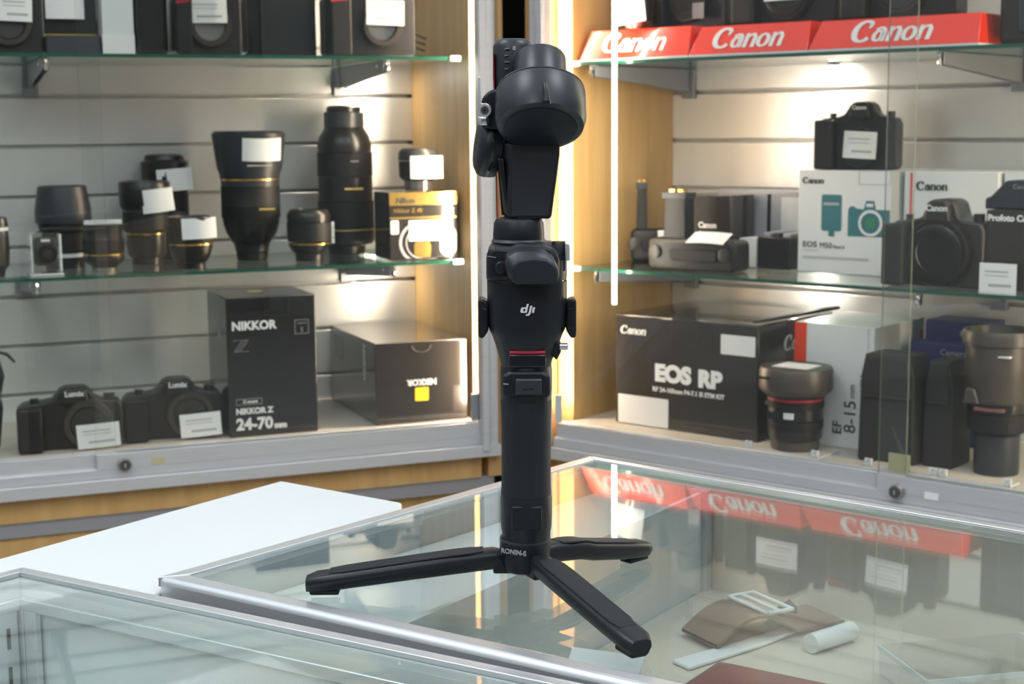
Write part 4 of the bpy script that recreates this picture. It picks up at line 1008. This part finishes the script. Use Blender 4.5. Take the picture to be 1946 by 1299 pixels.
# ---- things lying inside the glass counter on the beige deck
ZD = 0.8805
t = thing('leather_strap', 'wide brown leather strap with pale plastic buckle inside the glass counter', 'strap', Matrix.Translation((0.143, 1.060, ZD)) @ Matrix.Rotation(math.radians(28), 4, 'Z'))
bm = bmesh.new()
N = 16
for i in range(N):
    u0_, u1_ = i/N, (i+1)/N
    def P(u): return (-0.012 + 0.115*u, 0.004 + (0.016*math.sin(PI*min(1, u*1.6)) if u < 0.62 else 0.0) + 0.002)
    (xa, za), (xb, zb) = P(u0_), P(u1_)
    v = [bm.verts.new(p) for p in ((xa, -0.022, za), (xb, -0.022, zb), (xb, 0.022, zb), (xa, 0.022, za), (xa, -0.022, za-0.0025), (xb, -0.022, zb-0.0025), (xb, 0.022, zb-0.0025), (xa, 0.022, za-0.0025))]
    for f in ((0,1,2,3), (7,6,5,4), (0,4,5,1), (2,6,7,3)): bm.faces.new([v[k] for k in f])
bmesh.ops.remove_doubles(bm, verts=bm.verts, dist=0.0001)
finish('band', bm, BROWN, t)
bm = bmesh.new()
for y_ in (-0.024, 0.022): box(bm, 0.030, 0.054, y_, y_+0.003, 0.021, 0.024)
for x_ in (0.030, 0.041, 0.052): box(bm, x_, x_+0.003, -0.024, 0.025, 0.021, 0.024)
finish('buckle', bm, ACRYE, t, bevel=0.001)
t = thing('white_strap', 'long white webbing strip running beside the brown strap inside the counter', 'strap', Matrix.Translation((0.125, 1.020, ZD)) @ Matrix.Rotation(math.radians(34), 4, 'Z'))
bm = bmesh.new(); slab(bm, [(-0.015, -0.012), (0.06, -0.006), (0.10, 0.002), (0.10, 0.012), (0.05, 0.008), (-0.015, 0.006)], 0, 0.003); finish('webbing', bm, BOXW, t, bevel=0.001)
t = thing('paper_tube', 'rolled white paper tube lying inside the glass counter', 'tube', Matrix.Translation((0.226, 1.048, ZD+0.0072)) @ Matrix.Rotation(math.radians(38), 4, 'Z'))
bm = bmesh.new(); lathe(bm, [(0.007, -0.022), (0.007, 0.022)], R('Y', 90), 24); finish('roll', bm, BOXW, t)
t = thing('acrylic_plate', 'clear acrylic display plate standing inside the counter at the lower right', 'stand', Matrix.Translation((0.298, 0.962, ZD)) @ Matrix.Rotation(math.radians(12), 4, 'Z'))
bm = bmesh.new(); box(bm, -0.045, 0.06, -0.03, 0.04, 0.018, 0.021); finish('plate', bm, ACRYL, t, smooth=0)
bm = bmesh.new(); box(bm, -0.045, 0.06, -0.0308, -0.030, 0.018, 0.0215); box(bm, -0.0458, -0.045, -0.03, 0.04, 0.018, 0.0215); box(bm, 0.06, 0.0608, -0.03, 0.04, 0.018, 0.0215); finish('edge', bm, ACRYE, t)
for dx in (-0.043, 0.058):
    bm = bmesh.new(); box(bm, dx-0.001, dx+0.001, -0.03, 0.04, 0.0, 0.018); finish('side', bm, ACRYL, t, smooth=0)
t = thing('red_case', 'dark red lidded case inside the counter behind the front frame', 'case', Matrix.Translation((0.165, 0.925, ZD)) @ Matrix.Rotation(math.radians(-34), 4, 'Z'))
bm = bmesh.new(); box(bm, -0.055, 0.085, -0.05, 0.03, 0, 0.016); finish('body', bm, mat('dull_red_case', (0.20, 0.035, 0.045), 0.4), t, bevel=0.004)
bm = bmesh.new(); box(bm, -0.05, -0.035, 0.029, 0.033, 0.002, 0.012); finish('clasp', bm, ACRYE, t, bevel=0.001)
bm = bmesh.new(); slab(bm, [(0.0, 0.0), (0.042, -0.014), (0.058, 0.020), (0.014, 0.036)], 0, 0.0012)
o = finish('paper_sheet', bm, BOXW, M=Matrix.Translation((0.028, 0.905, 0.905)) @ R('X', 22) @ R('Z', 8), smooth=0); tag(o, 'white paper sheet inside the counter below the front stabilizer leg', 'paper')
t = thing('corner_holder', 'small black triangular corner holder beyond the buckle inside the counter', 'holder', Matrix.Translation((0.208, 1.115, ZD)) @ Matrix.Rotation(math.radians(-40), 4, 'Z'))
bm = bmesh.new(); v = [bm.verts.new(p) for p in ((-0.016, -0.010, 0), (0.018, -0.010, 0), (0.003, 0.016, 0), (0.0, 0.0, 0.014))]
for f in ((0,1,3), (1,2,3), (2,0,3), (2,1,0)): bm.faces.new([v[k] for k in f])
finish('body', bm, BLACKM, t, smooth=0)

# ------------------------------------------------------------------ the black stabilizer (subject)
G = thing('gimbal_stabilizer', 'black handheld camera stabilizer standing folded on its three-legged base on the glass counter', 'stabilizer',
          Matrix.Translation((0.0073, 0.896, ZC)) @ Matrix.Rotation(math.radians(0.39), 4, 'Y'))
K = 0.000307
def gx(px): return (px-1000)*K
def gz(py): return 0.3310-(py-70)*0.000313
def pr(name, pts, y0, y1, m, parent=G, bevel=0.001, seg=3, label=None, M=None):
    bm = bmesh.new(); prism(bm, [(gx(x), gz(y)) for x, y in pts], y0, y1, M=None); return finish(name, bm, m, parent, M, bevel=bevel, seg=seg, label=label)
def lt(name, cx, prof, m, parent=G, seg=48, sy=1.0, bevel=0, label=None):
    bm = bmesh.new(); lathe(bm, [(w*K, gz(y)) for w, y in prof], T(gx(cx), 0, 0), seg, sy=sy); return finish(name, bm, m, parent, bevel=bevel, label=label)

# tripod base hub
hub = lt('tripod_hub', 998, [(36, 1083), (43, 1079), (48, 1062), (50, 1035), (50, 1022), (49, 1016)], BLACKM)
lt('hub_ring', 998, [(49.5, 1023), (50.5, 1020), (49.5, 1016)], SLATE, hub)
text('RONIN-S', 0.0042, INKG, hub, T(gx(975), -0.0150, gz(1034)) @ R('Z', -28), bold=0.00012)
# legs
def leg(dx, dy, zhub, pad_label=None):
    end = Vector((dx, dy, 0)); L_ = end.length; d = end.normalized(); ang = math.atan2(dy, dx)
    sta = [(0.013, 0.0215, 0.0045, 0.0052), (0.020, 0.0215, 0.0072, 0.0064), (0.045, 0.0186, 0.0086, 0.0066), (0.5*L_, 0.0157, 0.0092, 0.0064), (L_-0.018, 0.0088, 0.0094, 0.0060), (L_-0.006, 0.0073, 0.0090, 0.0058), (L_, 0.0062, 0.0062, 0.0046)]
    bm = bmesh.new(); rings = []
    for (s, zc, hw, hh) in sta:
        pts = []
        for i in range(20):
            a = 2*PI*i/20; c, s_ = math.cos(a), math.sin(a)
            e = 0.62
            yy = hw*math.copysign(abs(c)**e, c); zz = hh*math.copysign(abs(s_)**e, s_)
            if zz < 0: yy *= 0.80
            pts.append(bm.verts.new((s, yy, zc+zz)))
        rings.append(pts)
    for a, b in zip(rings, rings[1:]):
        for i in range(20): bm.faces.new((a[i], a[(i+1)%20], b[(i+1)%20], b[i]))
    bm.faces.new(rings[0][::-1]); bm.faces.new(rings[-1])
    lg = finish('leg', bm, BLACKM, G, T(0, 0, 0, math.degrees(ang)), smooth=50)
    # rubber pad on the upper face
    bm = bmesh.new(); a0, a1 = 0.026, L_-0.014
    n = 10; top = []; 
    def ztop(s):
        for (s0, z0_, _, h0), (s1, z1_, _, h1) in zip(sta, sta[1:]):
            if s0 <= s <= s1:
                u = (s-s0)/(s1-s0); return (z0_+h0)*(1-u)+(z1_+h1)*u
        return sta[-1][1]
    L0, L1 = [], []
    for i in range(n+1):
        s = a0 + (a1-a0)*i/n; w = 0.0071 if 0 < i < n else 0.0052
        L0.append(bm.verts.new((s, -w, ztop(s)+0.0003))); L1.append(bm.verts.new((s, w, ztop(s)+0.0003)))
    M0 = [bm.verts.new(v.co - Vector((0, 0, 0.0010))) for v in L0]; M1 = [bm.verts.new(v.co - Vector((0, 0, 0.0010))) for v in L1]
    for i in range(n):
        bm.faces.new((L0[i], L0[i+1], L1[i+1], L1[i])); bm.faces.new((M0[i], L0[i], L0[i+1], M0[i+1])[::-1]); bm.faces.new((L1[i], L1[i+1], M1[i+1], M1[i])[::-1])
    bm.faces.new((M0[0], L0[0], L1[0], M1[0])); bm.faces.new((M0[n], L0[n], L1[n], M1[n])[::-1])
    finish('leg_pad', bm, BLACKR, lg, bevel=0.0004, smooth=50)
    bm = bmesh.new(); box(bm, L_-0.020, L_-0.002, -0.0050, 0.0050, 0.0001, 0.0030); finish('rubber_foot', bm, BLACKR, lg, bevel=0.0012)
    bm = bmesh.new(); box(bm, 0.008, 0.020, -0.0050, 0.0050, 0.013, 0.0245); finish('hinge', bm, BLACKM, lg, bevel=0.0012)
    return lg
leg(-0.1330, -0.0010, 0.02); leg(0.0790, 0.0760, 0.02); leg(0.0600, -0.1180, 0.02)

# handle
bm = bmesh.new()
prof = [(47.5, 1016), (47.5, 1006), (49.5, 996), (50.5, 975), (50.5, 938), (49, 932), (47.8, 920), (47.2, 860), (47.5, 800), (49, 745), (49.5, 735)]
lathe(bm, [(w*K, gz(y)) for w, y in prof], T(gx(1000), 0, 0), 48, sy=1.08)
hd = finish('handle', bm, BLACKM, G)
lt('grip_sleeve', 1000, [(49.4, 930), (48.4, 915), (47.9, 860), (48.2, 800), (49.6, 750), (48, 741)], BLACKR, hd, sy=1.08)
pr('battery_door', [(972, 944), (1030, 944), (1030, 990), (972, 990)], -0.0166, -0.0150, BLACKM, hd, bevel=0.002)
# trigger module
lt('control_collar', 1000, [(49, 736), (50, 730), (50, 690), (49, 682), (46, 672), (44, 660), (45, 640)], BLACKM, sy=1.10)
pr('trigger_surround', [(955, 734), (955, 694), (968, 684), (1032, 684), (1046, 694), (1046, 734)], -0.0176, -0.0100, BLACKM, G, bevel=0.002)
tr = pr('trigger', [(979, 729), (979, 698), (1030, 698), (1030, 729)], -0.0192, -0.0168, SLATE, G, bevel=0.0012)
pr('trigger_mark', [(992, 717), (1014, 716.4), (1014, 717.8), (992, 718.4)], -0.0195, -0.0191, BLACKG, tr, bevel=0)
pr('mode_mark', [(956, 707), (966, 708), (966, 710), (956, 709)], -0.0180, -0.0175, INKG, G, bevel=0)
# neck and body
bm = bmesh.new()
sect = [(690, 46, 1000, 1.15), (672, 50, 1000, 1.12), (655, 56, 1001, 1.10), (638, 62, 1002, 1.08), (622, 68, 1002, 1.05), (612, 73, 1002, 1.0), (598, 76, 1002, 0.98), (520, 77, 1002, 0.98)]
rings = []
for (py, w, cx, sy) in sect:
    ring = []
    for i in range(48):
        a = 2*PI*i/48; e = 0.86
        c, s_ = math.cos(a), math.sin(a)
        ring.append(bm.verts.new((gx(cx)+w*K*math.copysign(abs(c)**e, c), 0.90*w*K*sy*math.copysign(abs(s_)**e, s_), gz(py))))
    rings.append(ring)
for a, b in zip(rings, rings[1:]):
    for i in range(48): bm.faces.new((a[i], a[(i+1)%48], b[(i+1)%48], b[i]))
bm.faces.new(rings[0][::-1]); bm.faces.new(rings[-1])
body = finish('motor_housing', bm, BLACKM, G)
fy = -0.90*76*K*0.98
pr('red_line', [(968, 652), (968, 647), (1036, 647), (1036, 652)], -0.0180, -0.0150, RED, G, bevel=0.0004)
pr('switch_panel', [(966, 678), (967, 652.5), (1037, 652.5), (1038, 678)], -0.0178, -0.0140, BLACKG, G, bevel=0.001)
# logo
def stroke(parent, pts, m=INKW, y=fy-0.0013, th=0.0006, name='letter'):
    bm = bmesh.new(); prism(bm, [(gx(x), gz(yy)) for x, yy in pts], y, y+th); return finish(name, bm, m, parent, smooth=0)
bm = bmesh.new(); y_ = fy-0.0006
def shp(pts, holes=None): prism(bm, [(gx(x), gz(yy)) for x, yy in pts], y_, y_+0.0014)
# d (bowl as a c, then its stem), j, i slanted
shp([(991.5, 563.5), (999, 563.5), (998.4, 566.2), (994.6, 566.2), (993.4, 571.0), (997.4, 571.0), (996.9, 573.6), (990.4, 573.6), (988.4, 571.5), (989.8, 565.5)])
shp([(1000.6, 557.2), (1004.6, 557.2), (1000.6, 573.6), (996.6, 573.6)])
shp([(1007.2, 560.6), (1011.2, 560.6), (1007.4, 576.0), (1004.2, 579.0), (998.6, 579.0), (999.3, 576.2), (1002.6, 576.2), (1003.8, 574.6)])
shp([(1012.4, 563.5), (1016.4, 563.5), (1014.0, 573.6), (1010.0, 573.6)])
finish('maker_logo', bm, INKW, body, smooth=0)
# seam and upper housing
lt('seam_ring', 1002, [(74, 521), (74, 517)], BLACKG, G, sy=0.93)
up_ = lt('upper_housing', 1001, [(77, 517), (77.5, 510), (77.5, 480), (76, 468), (70, 462), (60, 452), (52, 447)], BLACKM, sy=0.92)
pr('shoulder', [(926, 516), (926, 474), (928, 455), (940, 450), (970, 452), (985, 445), (1030, 445), (1050, 452), (1062, 470), (1062, 516)], -0.0200, 0.016, BLACKM, G, bevel=0.003)
pr('seam_mark', [(927, 468.5), (943, 471), (943, 472), (927, 469.8)], -0.0206, -0.0199, INKG, G, bevel=0)
pr('side_mark', [(925.6, 503), (929.5, 503), (929.5, 508), (925.6, 508)], -0.0150, -0.0140, INKG, G, bevel=0)
# front nose
bm = bmesh.new()
nose = [(974, 516), (964, 503), (959, 484), (962, 468), (980, 457), (1010, 454), (1036, 459), (1052, 470), (1060, 486), (1059, 506), (1052, 517)]
a = [bm.verts.new((gx(x)-0.0012, -0.016, gz(y)+0.0015)) for x, y in nose]; m_ = [bm.verts.new((gx(x*0.97+1010*0.03), -0.030, gz(y*0.97+488*0.03))) for x, y in nose]
nose2 = [(983, 518), (975, 510), (972, 496), (973, 484), (984, 474), (1012, 469), (1038, 472), (1054, 483), (1060, 498), (1059, 512), (1052, 518)]
b = [bm.verts.new((gx(x), -0.034, gz(y))) for x, y in nose2]
for r1, r2 in ((a, m_), (m_, b)):
    for i in range(len(a)):
        j = (i+1) % len(a); bm.faces.new((r1[i], r1[j], r2[j], r2[i]))
bm.faces.new(a[::-1]); bm.faces.new(b)
nose_o = finish('front_lever', bm, MOTOR, G, bevel=0.0012, seg=3, smooth=40)
bm = bmesh.new(); prism(bm, [(gx(x*0.93+1017*0.07), gz(y*0.92+496*0.08)) for x, y in nose2], -0.0346, -0.0338); finish('lever_face', bm, BLACKR, nose_o, bevel=0.0004)
pr('red_inset', [(960.5, 488), (962, 474), (966, 470), (972, 476), (971.5, 490), (967, 493)], -0.0300, -0.0200, RED, nose_o, bevel=0.0006)
bm = bmesh.new(); lathe(bm, [(0.0036, 0), (0.0036, 0.006), (0.0030, 0.0068)], T(gx(953), -0.0185, gz(489)) @ R('X', 90), 24); finish('lock_button', bm, BLACKM, G)
# right clamp knob + silver lever
bm = bmesh.new(); lathe(bm, [(0.0046, gz(500)), (0.0046, gz(472)), (0.0040, gz(471)), (0.0040, gz(447)), (0.0036, gz(445))], T(gx(1062), -0.006, 0), 28); kn = finish('clamp_knob', bm, MOTOR, G)
pr('silver_lever', [(1073, 446), (1081, 448), (1083, 454), (1083, 481), (1074, 481)], -0.011, 0.004, ALU_B, kn, bevel=0.0008)
# side dovetail mounts
for s in (-1, 1):
    cx = 1002
    pts = [(cx+s*74, 560), (cx+s*84, 553), (cx+s*93, 553), (cx+s*94, 560), (cx+s*94, 615), (cx+s*93, 626), (cx+s*84, 627), (cx+s*74, 612)]
    mt = pr('side_mount', pts if s > 0 else pts[::-1], -0.0085, 0.0085, BLACKM, G, bevel=0.0012)
    pr('mount_inset', [(cx+s*77, 572), (cx+s*86, 568), (cx+s*86, 606), (cx+s*77, 610)] if s > 0 else [(cx+s*77, 610), (cx+s*86, 606), (cx+s*86, 568), (cx+s*77, 572)], -0.0094, -0.0080, BLACKG, mt, bevel=0.0003)
bm = bmesh.new(); lathe(bm, [(0.0022, 0), (0.0022, 0.0045), (0.0018, 0.005)], T(gx(1064), -0.009, gz(642)) @ R('Y', 90), 20); finish('side_screw', bm, CHROME, G)
pr('screw_boss', [(1046, 655), (1050, 632), (1066, 632), (1067, 652), (1058, 668)], -0.010, -0.002, BLACKM, G, bevel=0.001)
# pan motor collar
lt('pan_motor', 986, [(43, 462), (47, 455), (49, 445), (49, 432), (47.5, 412), (43, 404), (36, 402)], BLACKM, sy=0.95)
lt('pan_ring', 986, [(50, 452), (53, 447), (50, 442)], SLATE, sy=0.95)
# vertical arm (front slab) rising to the big motor
bm = bmesh.new()
lo = [(961, 401), (1040, 403), (1047, 398)]; 
A = [(944, 285, 0.004), (966, 285, -0.004), (1064, 285, -0.004), (1064, 285, 0.014), (944, 285, 0.018)]
B = [(960, 394, -0.003), (966, 404, -0.010), (1048, 403, -0.010), (1046, 402, 0.012), (957, 400, 0.014)]
va = [bm.verts.new((gx(x), y, gz(py))) for x, py, y in A]; vb = [bm.verts.new((gx(x), y, gz(py))) for x, py, y in B]
vt = [bm.verts.new((gx(x), y, gz(262))) for x, py, y in A]
for r1, r2 in ((vb, va), (va, vt)):
    for i in range(5): j = (i+1) % 5; bm.faces.new((r1[i], r1[j], r2[j], r2[i]))
bm.faces.new(vb[::-1]); bm.faces.new(vt)
arm = finish('roll_arm', bm, BLACKM, G, bevel=0.0022, seg=4, smooth=40)
pr('glossy_inset', [(947, 292), (957, 292), (966, 388), (962, 388)], -0.0060, 0.0040, BLACKG, arm, bevel=0.0004)
pr('edge_glint', [(984, 400), (1020, 400.5), (1020, 401.8), (984, 401.2)], -0.0106, -0.0098, SLATE, arm, bevel=0)
# rear arm tube with scale
bm = bmesh.new()
tp = [(y, w) for y, w in ((70, 24), (74, 32), (84, 37.5), (140, 38), (300, 30), (400, 22))]
lathe(bm, [(w*K, gz(y)) for y, w in tp[::-1]], T(gx(975), 0.018, 0), 40, sy=0.8)
ra = finish('rear_arm', bm, MOTOR, G)
pr('red_edge', [(937.5, 100), (939, 98), (946, 405), (943.5, 405)], 0.012, 0.024, RED, ra, bevel=0)
for k, (yy, w) in enumerate(((89.5, 9), (102, 6), (114, 9), (126.5, 6))):
    pr('scale_mark', [(960, yy), (960+w, yy-0.4), (960+w, yy+0.9), (960, yy+1.3)], 0.0075, 0.0092, INKG, ra, bevel=0)
text('0', 0.0032, INKW, ra, T(gx(978), 0.0072, gz(89.5)))
# tilt motor: cylinder leaning back, its blank face looking down at the viewer
ax = Matrix.Translation((gx(1027), -0.018, gz(237))) @ R('X', -33)
S = 0.000307
bm = bmesh.new(); lathe(bm, [(64*S, 0.0002), (72*S, 0.0), (80*S, 0.0012), (85*S, 0.006), (85*S, 0.0225), (82*S, 0.0248), (60*S, 0.0252)], ax, 64); tm = finish('tilt_motor', bm, MOTOR, G)
bm = bmesh.new(); lathe(bm, [(66*S, -0.0006), (68*S, -0.0002), (68*S, 0.0004)], ax, 56); finish('motor_cap', bm, BLACKR, tm)
bm = bmesh.new(); lathe(bm, [(83*S, 0.0236), (84*S, 0.0242), (83*S, 0.0250)], ax, 64); finish('seam_ring', bm, BLACKG, tm)
bm = bmesh.new(); lathe(bm, [(50*S, 0.0245), (49.8*S, 0.0300), (49*S, 0.0470), (47*S, 0.0482), (30*S, 0.0486)], ax, 56); finish('motor_neck', bm, MOTOR, tm)
nb = Matrix.Translation((gx(1035), -0.0500, gz(180)))
bm = bmesh.new(); sweep(bm, [(gx(1033), -0.0400, gz(158)), (gx(1034), -0.0425, gz(164)), (gx(1035), -0.0440, gz(176)), (gx(1035), -0.0450, gz(190))], [0.0016, 0.0018, 0.0017, 0.0024], 12); lathe(bm, [(0.0001, -0.001), (0.0024, -0.0006), (0.0026, 0.001)], Matrix.Translation((gx(1035), -0.0448, gz(192))), 16)
finish('front_tab', bm, BLACKM, tm)
# roll motor seen from its edge, with silver lever
ax2 = Matrix.Translation((gx(946), 0.016, gz(272))) @ R('Z', 10) @ R('Y', -82)
bm = bmesh.new(); lathe(bm, [(40*S, -0.002), (58*S, 0.0), (60*S, 0.003), (60*S, 0.0085), (56*S, 0.0105), (46*S, 0.0125), (20*S, 0.0130)], ax2, 48); rm = finish('roll_motor', bm, BLACKM, G)
bm = bmesh.new(); lathe(bm, [(60.6*S, 0.0046), (61*S, 0.0056), (60.6*S, 0.0066)], ax2, 48); finish('motor_seam', bm, BLACKG, rm)
pr('lever_mount', [(916, 236), (912, 212), (918, 180), (930, 168), (945, 164), (950, 240)], -0.004, 0.010, BLACKM, G, bevel=0.0015)
bm = bmesh.new(); cx_, cz_ = gx(922.5), gz(203.5)
ringo = [(cx_+13*K*math.cos(a), cz_+13*K*math.sin(a)) for a in [math.radians(-250+i*12) for i in range(26)]]
prism(bm, [(gx(909.6), gz(143)), (gx(915), gz(143)), (gx(916), gz(190))] + [(cx_+13*K*math.cos(math.radians(d)), cz_+13*K*math.sin(math.radians(d))) for d in range(110, -181, -15)], -0.0085, -0.0055)
lv = finish('quick_lever', bm, ALU_B, G, bevel=0.0006)
bm = bmesh.new(); lathe(bm, [(0.0023, 0), (0.0023, 0.0012), (0.0001, 0.0012)], Matrix.Translation((cx_, -0.0082, cz_)) @ R('X', 90), 24); finish('lever_screw', bm, STEEL_D, lv)
bm = bmesh.new(); lathe(bm, [(0.0008, 0), (0.0008, 0.0004)], Matrix.Translation((cx_, -0.0092, cz_)) @ R('X', 90), 6); finish('hex_socket', bm, DARKGAP, lv)
bm = bmesh.new(); lathe(bm, [(0.0034, 0), (0.0040, 0.002), (0.0040, 0.0042), (0.0036, 0.005)], Matrix.Translation((gx(921), -0.004, gz(231))), 24); finish('lever_nut', bm, CHROME, lv)
